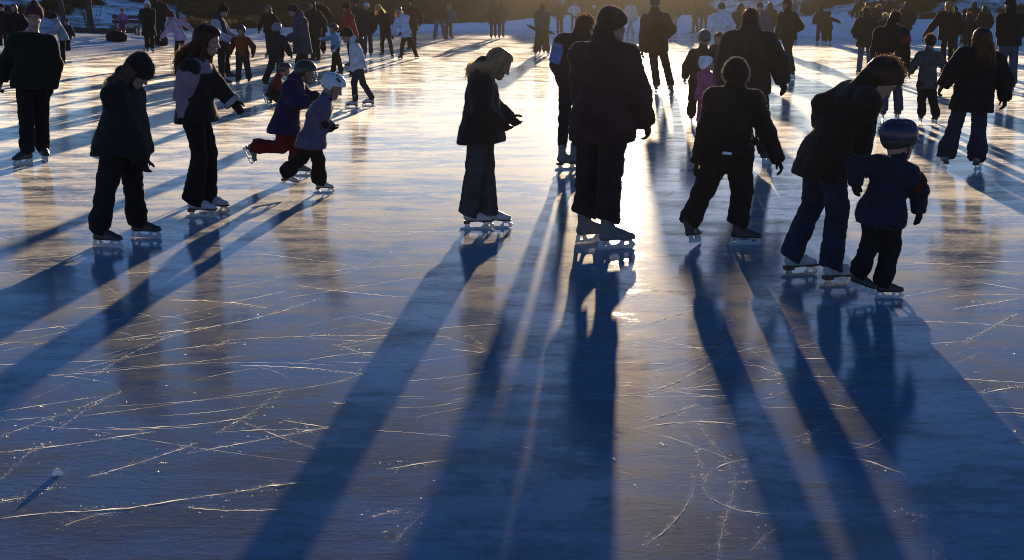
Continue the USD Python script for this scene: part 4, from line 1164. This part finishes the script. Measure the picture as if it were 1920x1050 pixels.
person('child with two pale hair bunches beside the blonde woman', root=(1805, 84), S=1.34, yaw=92, bulk=.04, coat=BLK, pants=BLK, hat='beanie', hatc=BLK, hair='short', hairc=(.4, .28, .14), hl='relax', hr='relax')
person('person in dark hooded coat behind the child with hair bunches', root=(1823, 75), S=1.62, yaw=92, bulk=.045, hem=.2, coat=BLK2, hat=None, hair='short', hairc=(.05, .03, .02), hood='up')
person('small figure in black helmet between dark hood and man in jeans', root=(1853, 68), S=1.22, yaw=165, bulk=.04, coat=BLK, pants=BLK, hat='helmet', hatc=(.02, .02, .022), lean=16, hl='fwd', hr='fwd')
person('man in black jacket and pale jeans standing behind the auburn woman', L=(1874, 170, 95), R=(1897, 170, 85), S=1.82, yaw=95, hyaw=140, bulk=.045, hem=.12, coat=(.010, .010, .011), pants=(.04, .055, .09), pb=.018, hat='cap', hatc=BLK, hair='short', hairc=(.3, .18, .08), hl='front', hr='front')
person('child in black cut off by the right edge, mittened arm out', root=(1934, 133), S=1.50, yaw=100, bulk=.04, coat=BLK, pants=BLK, pb=.028, hat='beanie', hatc=BLK, hl=(1908, 76), hr='relax', hand='mitten')

person('woman with long dark coat and loose hair, half hidden in the right hand group', root=(1697, 88), S=1.66, yaw=100, bulk=.05, hem=.3, coat=BLK, hat=None, hair='long', hairc=(.14, .06, .025), strands=40)
person('boy in black close behind the blonde woman with one arm out', root=(1786, 100), S=1.50, yaw=92, bulk=.05, hem=.2, coat=BLK, hat='beanie', hatc=BLK, hl='pocket', hr='pocket')
person('short figure in black between the dark hood and the blonde woman', root=(1812, 110), S=1.36, yaw=85, bulk=.055, hem=.2, coat=BLK2, hat=None, hair='short', hairc=(.12, .06, .03), strands=40, hl='pocket', hr='pocket')
person('woman in dark jacket at far right back, beside pale jeans man', root=(1843, 92), S=1.52, yaw=100, bulk=.05, coat=BLK, hat=None, hair='long', hairc=(.12, .05, .02), hl='relax')
person('man in dark coat at the far left back by the snow slope', root=(8, 100), S=1.6, yaw=300, bulk=.05, hem=.3, coat=BLK, hat='beanie', hatc=BLK, hl='pocket', hr='pocket')
person('man in black jacket half hidden behind the slate blue coat', root=(590, 118), S=1.74, yaw=240, bulk=.05, hem=.2, coat=BLK2, hat=None, hair='short', hairc=(.1, .05, .03), hl='pocket', hr='pocket')

# ---------------------------------------------------------------- cuts and crumbs of snow on the near ice
scrape_m = usdkit.material(stage, LOOKS + '/scraped_snow', {
    'd': ('diffuse_bsdf', {'color': (.82, .84, .86)}), 't': ('translucent_bsdf', {'color': (.95, .95, .95)}), 'm': ('mix_closure', {'fac': .62})},
    [('d.BSDF', 'm.closure1'), ('t.BSDF', 'm.closure2')], surface='m.closure')
CUTS = []
for pts in ([(640, 500), (690, 570), (715, 640), (722, 690), (735, 735), (760, 755), (800, 775), (860, 795), (940, 805), (1050, 810)], [(700, 470), (740, 530), (800, 600), (828, 650), (832, 700), (822, 760), (800, 820), (785, 880), (772, 980)],
            [(720, 690), (740, 655), (790, 625), (860, 605), (920, 598)], [(680, 650), (682, 700), (665, 755), (630, 810), (560, 880), (490, 930)], [(830, 690), (900, 682), (1020, 680)], [(870, 635), (900, 590), (950, 540)],
            [(900, 940), (960, 880), (1030, 840), (1080, 815)], [(1030, 810), (1040, 755)], [(950, 660), (990, 630)], [(480, 465), (560, 440), (640, 415), (700, 395)], [(480, 360), (600, 320), (720, 260), (800, 210), (830, 170)],
            [(490, 105), (560, 80), (680, 40)], [(450, 490), (700, 462), (950, 490)], [(1105, 545), (1130, 500), (1165, 488)], [(1150, 590), (1300, 600), (1420, 640), (1500, 670)], [(980, 290), (1060, 275)], [(1490, 800), (1580, 830)], [(1605, 980), (1620, 900)], [(1700, 160), (1900, 55)], [(1650, 40), (1900, 0)], [(1760, 355), (1920, 325)]):
    CUTS.append((np.array([ground(960 + x / 2, 560 + y / 2) for x, y in pts]), 1.0))
for pts, w in (([(0, 515), (200, 445), (400, 370), (450, 350)], .8), ([(0, 577), (250, 548), (450, 518), (580, 498)], .9), ([(0, 825), (170, 805), (350, 795), (480, 785), (720, 748), (950, 715)], 1.0), ([(940, 718), (1030, 700), (1180, 690)], 2.2), ([(0, 760), (90, 745)], 1.6), ([(130, 725), (215, 705)], 1.5),
               ([(215, 495), (300, 430), (400, 375)], .6), ([(350, 290), (480, 210), (640, 140), (800, 105), (950, 75), (1200, 0)], .8), ([(430, 155), (600, 130), (830, 100)], .9), ([(700, 580), (1000, 525), (1280, 470)], .8), ([(810, 505), (900, 455), (1060, 350)], 1.0), ([(330, 670), (540, 610), (740, 540)], 1.0),
               ([(900, 455), (1040, 515), (1240, 580)], .6), ([(1250, 390), (1350, 402)], 1.8), ([(700, 782), (900, 795), (1100, 785)], 1.0), ([(240, 850), (330, 820), (430, 800)], 1.3), ([(900, 250), (1150, 260), (1400, 290)], .8), ([(640, 5), (800, 10), (1000, 35)], .9), ([(1760, 135), (1800, 170), (1840, 240), (1855, 290)], .9),
               ([(780, 190), (860, 155)], 1.0), ([(0, 680), (120, 570), (180, 540)], .7), ([(1450, 640), (1600, 615), (1740, 595)], .8), ([(1390, 820), (1500, 790)], .8), ([(1470, 920), (1600, 790)], .6), ([(1250, 170), (1420, 225)], .8), ([(1060, 455), (1290, 495)], .7)):
    CUTS.append((np.array([ground(x / 2, 560 + y / 2) for x, y in pts]), w))
N_DRAWN = len(CUTS)
r_ = np.random.default_rng(11)
for i in range(520):                                             # fainter cuts all over the rink, in long shallow arcs
    y = 6 + 34 * r_.uniform() ** 1.6
    x = r_.uniform(-.5, .5) * y * .95
    a = r_.normal(0, .55) + (0 if r_.uniform() < .75 else 1.3)
    n_, st, cv = int(r_.integers(4, 9)), r_.uniform(.08, .30), r_.normal(0, .16)
    p = [V(x, y, 0)]
    for j in range(n_):
        a += cv
        p.append(p[-1] + st * V(math.cos(a), math.sin(a), 0))
    CUTS.append((np.array(p), r_.uniform(.2, .6)))
for (a_, m_, b_), sp_, n_ in ((((1165, 745), (1290, 700), (1400, 625)), 55, 22), (((1180, 700), (1280, 690), (1370, 640)), 40, 14), (((1690, 505), (1790, 478), (1860, 425)), 45, 16), (((1740, 420), (1800, 470), (1850, 540)), 50, 12), (((1190, 790), (1330, 760), (1420, 770)), 30, 8), (((560, 640), (680, 610), (800, 600)), 60, 12), (((690, 720), (800, 735), (900, 700)), 60, 12), (((1880, 640), (1800, 655), (1730, 700)), 50, 8), (((900, 150), (1000, 160), (1100, 150)), 40, 10), (((700, 260), (820, 250), (900, 270)), 60, 12)):
    for i in range(n_):                                          # bundles of fine scrapes left by a braking blade
        o_ = r_.normal(0, sp_ * .4)
        s0, s1 = sorted(r_.uniform(0, 1, 2))
        if s1 - s0 < .2:
            continue
        t_ = np.linspace(s0, s1, 7)[:, None]
        q_ = (1 - t_) ** 2 * np.array(a_) + 2 * t_ * (1 - t_) * np.array(m_) + t_ ** 2 * np.array(b_) + np.array([o_ * .35, o_]) + r_.normal(0, 3, 2) * t_
        CUTS.append((np.array([ground(*x) for x in q_]), r_.uniform(.15, .42)))


def ribbon(pts, w):
    """A low ragged ridge of scraped snow along the cut."""
    d = np.r_[0, np.cumsum(np.linalg.norm(np.diff(pts, axis=0), axis=1))]
    n = max(4, int(d[-1] / .035))
    s = np.linspace(0, d[-1], n)
    from scipy.interpolate import PchipInterpolator
    c = np.stack([PchipInterpolator(d, pts[:, k])(s) for k in range(2)] + [np.zeros(n)], 1)
    t = np.gradient(c, axis=0)
    t /= np.maximum(np.linalg.norm(t, axis=1, keepdims=True), 1e-9)
    nn = np.stack([-t[:, 1], t[:, 0], 0 * s], 1)
    env = np.minimum(1, np.minimum(s, d[-1] - s) / .15 + .12)
    w = w * (.62 if w < 1.5 else .9)
    wd = w * env * (.0028 + .0045 * r_.uniform(size=n) ** 2)
    ht = w * env * (.0009 + .0036 * r_.uniform(size=n) ** 2.5)
    j = r_.normal(0, .0014, (n, 1)) * nn
    L, R_, M = c + j + nn * wd[:, None], c + j - nn * wd[:, None], c + j + V(0, 0, 1) * ht[:, None] + nn * (r_.uniform(-1.6, 1.2, n) * wd)[:, None]
    L[:, 2] = R_[:, 2] = -.003
    v = np.vstack([L, M, R_])
    i = np.arange(n - 1)
    f = np.vstack([np.stack(q, 1) for q in ((i, i + n, i + n + 1), (i, i + n + 1, i + 1))])
    return v, f[:, ::-1]


def flakes(centres, sizes):
    """Single thin chips of ice standing at all angles."""
    n = len(centres)
    a = r_.uniform(0, 6.283, n)
    t = np.stack([np.cos(a), np.sin(a), 0 * a], 1)
    s_ = sizes[:, None]
    lean = r_.normal(0, .35, (n, 3)) * V(1, 1, 0)
    b0 = centres - t * s_ * r_.uniform(.5, 1.0, (n, 1)) - V(0, 0, .0008)
    b1 = centres + t * s_ * r_.uniform(.5, 1.0, (n, 1)) - V(0, 0, .0008)
    tp = centres + (V(0, 0, 1) + lean) * s_ * r_.uniform(.6, 1.3, (n, 1))
    return np.stack([b0, b1, tp], 1).reshape(-1, 3), np.arange(3 * n).reshape(-1, 3)


fc, fs_ = [], []
for q, w in CUTS[:N_DRAWN]:                                      # the deep cuts carry a frosty trail of chips
    L_ = np.linalg.norm(np.diff(q, axis=0), axis=1)
    for k_, l_ in enumerate(L_):
        n = int(l_ * 700 * w)
        t = r_.uniform(size=(n, 1))
        fc.append(q[k_] + (q[k_ + 1] - q[k_]) * t + r_.normal(0, .010 * w, (n, 3)) * V(1, 1, 0))
        fs_.append(.0006 + .0015 * r_.uniform(size=n) ** 2)
m_ = usdkit.mesh(stage, '/World/skate_cuts', merge_meshes([ribbon(*q) for q in CUTS] + [flakes(np.vstack(fc), np.concatenate(fs_))]), scrape_m)
tag(m_.GetPrim(), 'fine white skate cuts and ridges of scraped snow across the near ice', 'skate cuts', kind='stuff')

cp, cs = [], []
for i in range(5200):
    if i % 5 < 2:
        q, w = CUTS[int(r_.integers(0, 47))]
        k_ = int(r_.integers(0, len(q) - 1))
        p = q[k_] + (q[k_ + 1] - q[k_]) * r_.uniform() + V(*r_.normal(0, .035, 2), 0)
        z = .0008 + .0030 * r_.uniform() ** 4
    else:
        y = 5 + 22 * r_.uniform() ** 1.5
        p = V(r_.uniform(-.45, .45) * y, y, 0)
        if meshkit.noise(p * 1.1 + 5, 4) < .45:
            continue
        z = .0009 + .005 * r_.uniform() ** 6
    cp.append(p); cs.append(z)
cp, cs = np.repeat(np.array(cp), 4, 0), np.repeat(np.array(cs), 4)
cp = cp + r_.normal(0, .6, cp.shape) * cs[:, None] * 2.2 * V(1, 1, 0)
m_ = usdkit.mesh(stage, '/World/snow_crumbs', flakes(cp, cs * .85), scrape_m)
tag(m_.GetPrim(), 'loose crumbs of snow and ice scattered over the near ice', 'snow crumbs', kind='stuff')
b_ = tm(trimesh.creation.icosphere(3, .016))
c_ = ground(107, 892)
v_ = fold(fold((b_[0], b_[1]), .006, 45, 3, (1, 1, 1)), .003, 150, 5, (1, 1, 1))[0]
m_ = usdkit.mesh(stage, '/World/snow_lump', (v_ + c_ + V(0, 0, .013), b_[1]), snow_m, smooth=True)
tag(m_.GetPrim(), 'small round lump of snow lying alone on the dark ice near bottom left', 'snow lump')

# ---------------------------------------------------------------- bench, log kerb and bags on the left bank
WOOD = plain('weathered_wood', (.055, .04, .028), .8)
DARKWOOD = plain('dark_wet_wood', (.02, .015, .011), .8)


def box_mesh(c, sx, sy, sz, yaw=0):
    t = trimesh.creation.box((sx, sy, sz))
    a = math.radians(yaw)
    R = np.array([[math.cos(a), -math.sin(a), 0], [math.sin(a), math.cos(a), 0], [0, 0, 1]])
    return np.array(t.vertices) @ R.T + np.asarray(c, float), np.array(t.faces)


def bench(loc, yaw, label, mat, w=1.7):
    th = thing('park_bench', loc, label, 'bench')
    a = math.radians(yaw)
    R = np.array([[math.cos(a), -math.sin(a), 0], [math.sin(a), math.cos(a), 0], [0, 0, 1]])
    rot = lambda vf: (vf[0] @ R.T, vf[1])
    for i in range(3):
        part(th, 'seat_slat', rot(box_mesh((0, -.16 + .15 * i, .45), w, .125, .04)), mat, smooth=False)
    for i in range(2):
        part(th, 'back_slat', rot(box_mesh((0, .25 + .03 * i, .62 + .20 * i), w, .035, .15)), mat, smooth=False)
    for sx in (-1, 1):
        part(th, 'leg', rot(merge_meshes([box_mesh((sx * w * .40, -.15, .21), .07, .07, .43), box_mesh((sx * w * .40, .20, .21), .07, .07, .43), box_mesh((sx * w * .40, .02, .405), .065, .44, .045), box_mesh((sx * w * .40, .285, .62), .06, .05, .66)])), mat, smooth=False)
    return th


bx = on_snow(246, 60.5)
bench(bx, -6, 'dark slatted bench on the left bank with a pink child sitting on it', WOOD, 1.3)
bx2 = on_snow(792, 92)
bench(bx2, 4, 'low dark bench standing alone before the brown woods', DARKWOOD, 1.9)


def rough_log(a, b, r, label, name='log', cat='log'):
    n = 26
    t = np.linspace(0, 1, n)
    p = a + (b - a) * t[:, None]
    p[:, 2] = ground_z(p[:, 0], p[:, 1]) + r * .55
    v, f = tube(p, r * (1 + .10 * np.sin(t * 37)), 10)
    v, f = fold((v, f), .02, 6, 2, (1, 1, 1))
    th = thing(name, p[n // 2] * V(1, 1, 0), label, cat)
    part(th, 'trunk', (v - p[n // 2] * V(1, 1, 0), f), WOOD, smooth=True)


pa, pb_ = on_snow(128, 64), on_snow(262, 66)
rough_log(pa, pb_, .17, 'long dark log lying as kerb at the foot of the left slope')
pa, pb_ = on_snow(-30, 60), on_snow(40, 62)
rough_log(pa, pb_, .17, 'short dark log at far left behind the maroon beanie man')


def bag(px, d, w, label):
    p = on_snow(px, d)
    th = thing('bag', p, label, 'bag')
    F = Field((-w, -.3, -.05), (w, .3, .7), .025)
    F.cone((-w * .55, 0, .18), (w * .55, 0, .17), .20, .18, k=.05)
    F.cone((-w * .2, 0, .30), (w * .3, .02, .28), .16, .14, k=.06)
    F.cut((0, 0, 0), (0, 0, -1))
    part(th, 'bag_body', fold(F.mesh(), .03, 6, int(px), (1, 1, 1)), cloth((.010, .010, .012), .8, .2))
    part(th, 'handle', tube([(-w * .35, -.05, .36), (-w * .2, -.06, .52), (w * .1, -.06, .53), (w * .3, -.05, .36)], .018, 6), cloth((.015, .015, .016), .8, .2))


bag(230, 56.5, .42, 'heap of black sports bags in the snow left of the bench')
bag(311, 56.0, .22, 'dark bag beside the legs of the tall man in black')

# the child on the bench: seated, skates hanging in front
sp = bx + V(-.05, -.12, 0)


def to_px(p):
    q = np.asarray(p, float) - EYE
    k_ = FPX / (q @ FW)
    return 960 + q @ RT * k_, 525 - q @ UPV * k_


zz = bx[2]
q_ = lambda x, y, z: (*to_px(sp + V(x, y, z)), y)
kw = dict(hip=q_(0, .05, .58), neck=q_(.0, .08, .94), head=q_(.0, .05, 1.08))
person('child in pink snow suit sitting on the slatted bench', root=to_px(V(sp[0], sp[1], 0)), S=1.06, yaw=285, L=(*to_px(sp + V(.16, -.36, .16)), 285, -.36, 0), R=(*to_px(sp + V(.02, -.38, .16)), 280, -.38, 0), hl='fwd', hr='fwd', bulk=.035, coat=(.26, .10, .17), pants=(.26, .04, .09), pb=.03, hat='beanie', hatc=(.22, .12, .17), hem=.03, knees={'L': to_px(sp + V(.12, -.5, .62)), 'R': to_px(sp + V(.0, -.5, .62))}, **kw)

# ---------------------------------------------------------------- trees: bare winter trunks on the left bank, woods behind
BARK = usdkit.material(stage, LOOKS + '/bark', {
    'g': ('geometry', {}), 'm': ('mapping', {'scale': (14, 14, 3)}), 'n': ('noise_texture', {'scale': 1.0, 'detail': 6.0, 'roughness': .7}),
    'r': ('rgb_ramp', {'ramp': [(.3, (.018, .014, .010)), (.7, (.075, .055, .04))]}), 'b': ('bump', {'strength': .9, 'distance': .03}), 'p': ('principled_bsdf', {'roughness': .9})},
    [('g.position', 'm.vector'), ('m.vector', 'n.vector'), ('n.fac', 'r.fac'), ('r.color', 'p.base_color'), ('n.fac', 'b.height'), ('b.normal', 'p.normal')], surface='p.BSDF')


def branches(r, start, d, L, rad, depth, out, up=.12):
    n = 4
    p, pts = np.array(start, float), [np.array(start, float)]
    d = unit(d)
    for i in range(n):
        d = unit(d + r.normal(0, .13, 3) + V(0, 0, up * .3))
        p = p + d * L / n
        pts.append(p.copy())
    out.append((depth, tube(pts, np.linspace(rad, rad * .55, n + 1), 6 if rad > .03 else 3)))
    if depth == 0:
        return
    for i in range(int(r.integers(3, 6))):
        t = r.uniform(.35, 1.0)
        q = pts[0] + 0
        k_ = min(int(t * n), n - 1)
        q = pts[k_] + (pts[k_ + 1] - pts[k_]) * (t * n - k_)
        a = unit(d + r.normal(0, .62, 3) + V(0, 0, .12))
        branches(r, q, a, L * r.uniform(.45, .72), rad * .5, depth - 1, out, up)


def bare_tree(px, d, h, rad, lean, label, seed, brushy=True):
    p = on_snow(px, d)
    r = np.random.default_rng(seed)
    th = thing('bare_tree', p, label, 'tree')
    pts = [V(-.10 * 0, 0, -.2), V(lean * .02 + .0, 0, .25), V(lean * .25, 0, .9), V(lean * .55, 0, 2.0), V(lean * .8, .05, 3.4), V(lean, .1, h * .62)]
    part(th, 'trunk', fold(tube(pts, [rad * 1.9, rad * 1.3, rad * 1.05, rad, rad * .9, rad * .7], 14), .012, 9, seed, (1, 1, .4)), BARK)
    out = []
    for i in range(9):
        t = r.uniform(.45, 1)
        z = 2.4 + (h * .62 - 2.4) * i / 8
        branches(r, V(lean * min(1, z / (h * .6)), .05, z), V(r.normal(), r.normal(), .9), h * .28, rad * .42, 3, out)
    for dd, m in [(3, 'limb')]:
        for q in [m_ for k_, m_ in out if k_ == 3]:
            part(th, m, q, BARK)
    part(th, 'crown', merge_meshes([m_ for k_, m_ in out if k_ < 3]), BARK).SetCustomDataByKey('kind', 'stuff')
    if brushy:
        out = []
        for i in range(9):
            branches(r, V(r.normal(0, .12), r.normal(0, .1), 0), V(r.normal(0, .5), r.normal(0, .5), 1), r.uniform(1.0, 1.8), .016, 1, out, .3)
        part(th, 'twigs', merge_meshes([m_ for k_, m_ in out]), BARK).SetCustomDataByKey('kind', 'stuff')


bare_tree(136, 68, 9, .115, -.42, 'bare tree trunk leaning left, above the end of the log kerb', 3, False)
bare_tree(183, 68.5, 9.5, .125, -.06, 'bare upright tree with twiggy sprouts round its foot', 4)
bare_tree(344, 84, 8, .07, .05, 'thin bare tree behind the pink jacket girl', 5, False)

BRUSH = plain('brush_brown', (.06, .042, .024), .9)
DRY = usdkit.material(stage, LOOKS + '/dry_grass', {
    'o': ('object_info', {}), 'r': ('rgb_ramp', {'ramp': [(0, (.10, .065, .03)), (1, (.24, .17, .09))]}), 'd': ('diffuse_bsdf', {}), 't': ('translucent_bsdf', {}), 'm': ('mix_closure', {'fac': .5})},
    [('o.random', 'r.fac'), ('r.color', 'd.color'), ('r.color', 't.color'), ('d.BSDF', 'm.closure1'), ('t.BSDF', 'm.closure2')], surface='m.closure')
NEEDLE = usdkit.material(stage, LOOKS + '/needles', {
    'o': ('object_info', {}), 'r': ('rgb_ramp', {'ramp': [(0, (.012, .016, .008)), (1, (.03, .035, .016))]}), 'd': ('diffuse_bsdf', {})}, [('o.random', 'r.fac'), ('r.color', 'd.color')], surface='d.BSDF')


def scatter(name, protos, pos, rot, scl, idx, label, cat):
    pi = UsdGeom.PointInstancer.Define(stage, '/World/' + name)
    rel = pi.CreatePrototypesRel()
    for i, (m, mat) in enumerate(protos):
        q = usdkit.mesh(stage, f'/World/{name}/shape_{i + 1:03d}', m, mat)
        rel.AddTarget(q.GetPath())
    pi.CreatePositionsAttr(Vt.Vec3fArray.FromNumpy(np.asarray(pos, np.float32)))
    pi.CreateProtoIndicesAttr(Vt.IntArray.FromNumpy(np.asarray(idx, np.int32)))
    pi.CreateOrientationsAttr(Vt.QuathArray([Gf.Quath(float(math.cos(a / 2)), 0, 0, float(math.sin(a / 2))) for a in rot]))
    pi.CreateScalesAttr(Vt.Vec3fArray.FromNumpy(np.repeat(np.asarray(scl, np.float32)[:, None], 3, 1)))
    tag(pi.GetPrim(), label, cat, kind='stuff')


def blades(r, n, h, spread, w=.012):
    v, f = [], []
    for i in range(n):
        b = V(*r.normal(0, spread, 2), 0)
        d = V(*r.normal(0, .35, 2), 1) * h * r.uniform(.5, 1)
        s = unit(V(*r.normal(0, 1, 2), 0)) * w
        k_ = len(v)
        v += [b - s, b + s, b + d * .6 + V(*r.normal(0, .04, 2), 0) + s * .7, b + d * .6 - s * .7, b + d + V(*r.normal(0, .10, 2), -.04)]
        f += [(k_, k_ + 1, k_ + 2), (k_, k_ + 2, k_ + 3), (k_ + 3, k_ + 2, k_ + 4)]
    return np.array(v), np.array(f)


r = np.random.default_rng(21)
tufts = [(blades(np.random.default_rng(i), 60, .55, .16), DRY) for i in range(4)]
pos = []
while len(pos) < 11000:                                          # dry grass in patches on the slopes, dense before the woods
    d = r.uniform(56, 128)
    px = r.uniform(-150, 2080)
    x = (px - 960) / FPX * d
    e = edge_distance(np.array([x]), np.array([d]))[0]
    lim = 16 if px < 330 else (5 if px < 1150 else 5)
    if e < lim:
        continue
    nz = meshkit.noise(V(x, d, 0) * .22, 8) * .6 + meshkit.noise(V(x, d, 0) * .8, 3) * .4
    dens = .60 if px < 300 else .50 if px < 420 else (.34 if px < 1000 else (.44 if px < 1420 else .46))
    if nz < dens:
        continue
    pos.append((x, d))
pos = np.array(pos)
scatter('dry_grass', tufts, np.column_stack([pos, ground_z(pos[:, 0], pos[:, 1]) - .03]), r.uniform(0, 6.28, len(pos)), r.uniform(.5, 1.25, len(pos)), r.integers(0, 4, len(pos)), 'tufts of dry brown grass sticking out of the snowy slopes', 'dry grass')

bushes = []
for i in range(4):
    out = []
    rr = np.random.default_rng(50 + i)
    for k_ in range(16):
        branches(rr, V(*rr.normal(0, .25, 2), 0), V(*rr.normal(0, .45, 2), 1), rr.uniform(1.0, 1.9), .022, 2, out, .2)
    bushes.append((merge_meshes([m_ for _, m_ in out]), BRUSH))
pos, scl = [], []
while len(pos) < 900:
    d = r.uniform(98, 150)
    px = r.uniform(330, 1010) if r.uniform() < .93 else r.uniform(1000, 1420)
    x = (px - 960) / FPX * d
    if px > 1000 and d < 112:
        continue
    if edge_distance(np.array([x]), np.array([d]))[0] < 16:
        continue
    pos.append((x, d)); scl.append(r.uniform(.6, 1.25) * (1 if px < 900 else .6))
pos = np.array(pos)
scatter('undergrowth', bushes, np.column_stack([pos, ground_z(pos[:, 0], pos[:, 1]) - .05]), r.uniform(0, 6.28, len(pos)), scl, r.integers(0, 4, len(pos)), 'dense brown leafless undergrowth at the edge of the woods', 'undergrowth')


def spruce(rr, h):
    vs = []
    z = .3
    while z < h:
        R_ = (h - z) / h * h * .27 + .1
        n = int(9 + R_ * 9)
        for a in rr.uniform(0, 6.28, n):
            L = R_ * rr.uniform(.7, 1.1)
            d = V(math.cos(a), math.sin(a), -.25)
            s = V(-math.sin(a), math.cos(a), 0)
            b = V(0, 0, z + rr.uniform(-.12, .12))
            for t in np.linspace(.2, 1, 5):
                c = b + d * L * t
                w = .16 * (1.15 - t)+.05
                vs.append((c - s * w + V(0, 0, -.05), c + s * w + V(0, 0, -.06), c + d * .22))
        z += .30
    v = np.array(vs).reshape(-1, 3)
    f = np.arange(len(v)).reshape(-1, 3)
    t = tube([V(0, 0, -.2), V(0, 0, h * .5), V(0, 0, h)], [h * .018, h * .012, .01], 6)
    return merge_meshes([(v, f), t])


woods = [(spruce(np.random.default_rng(70 + i), 6.0), NEEDLE) for i in range(3)]
for i in range(3):
    out, rr = [], np.random.default_rng(90 + i)
    out.append((9, tube([V(0, 0, -.2), V(.05, 0, 2), V(.1, .05, 4)], [.14, .11, .06], 7)))
    for k_ in range(8):
        branches(rr, V(.05, 0, 1.2 + k_ * .38), V(rr.normal(), rr.normal(), .9), 1.9, .05, 2, out)
    woods.append((merge_meshes([m_ for _, m_ in out]), BARK))
pos, scl, idx = [], [], []
while len(pos) < 330:
    px = r.uniform(180, 1000)
    d = r.uniform(112, 185) if px > 420 else r.uniform(125, 190)
    pos.append(((px - 960) / FPX * d, d))
    scl.append(r.uniform(.8, 1.5) * (1.0 if px < 640 else .72))
    idx.append(int(r.integers(0, 6)))
pos = np.array(pos)
scatter('woods', woods, np.column_stack([pos, ground_z(pos[:, 0], pos[:, 1]) - .1]), r.uniform(0, 6.28, len(pos)), scl, idx, 'dark woods of spruce and bare trees behind the far bank', 'woods')


# ---------------------------------------------------------------- cold hazy air that glows towards the low sun
hz_ = usdkit.material(stage, LOOKS + '/haze', {'v': ('principled_volume', {'color': (1.0, .97, .93), 'density': .000032, 'anisotropy': .88})}, volume='v.volume')
hb = trimesh.creation.box((7400, 7400, 33))
hb.apply_translation((0, 0, 12.5))
h_ = usdkit.mesh(stage, '/World/haze', hb, hz_)
tag(h_.GetPrim(), 'thin bright winter haze over the rink', 'haze', kind='stuff')
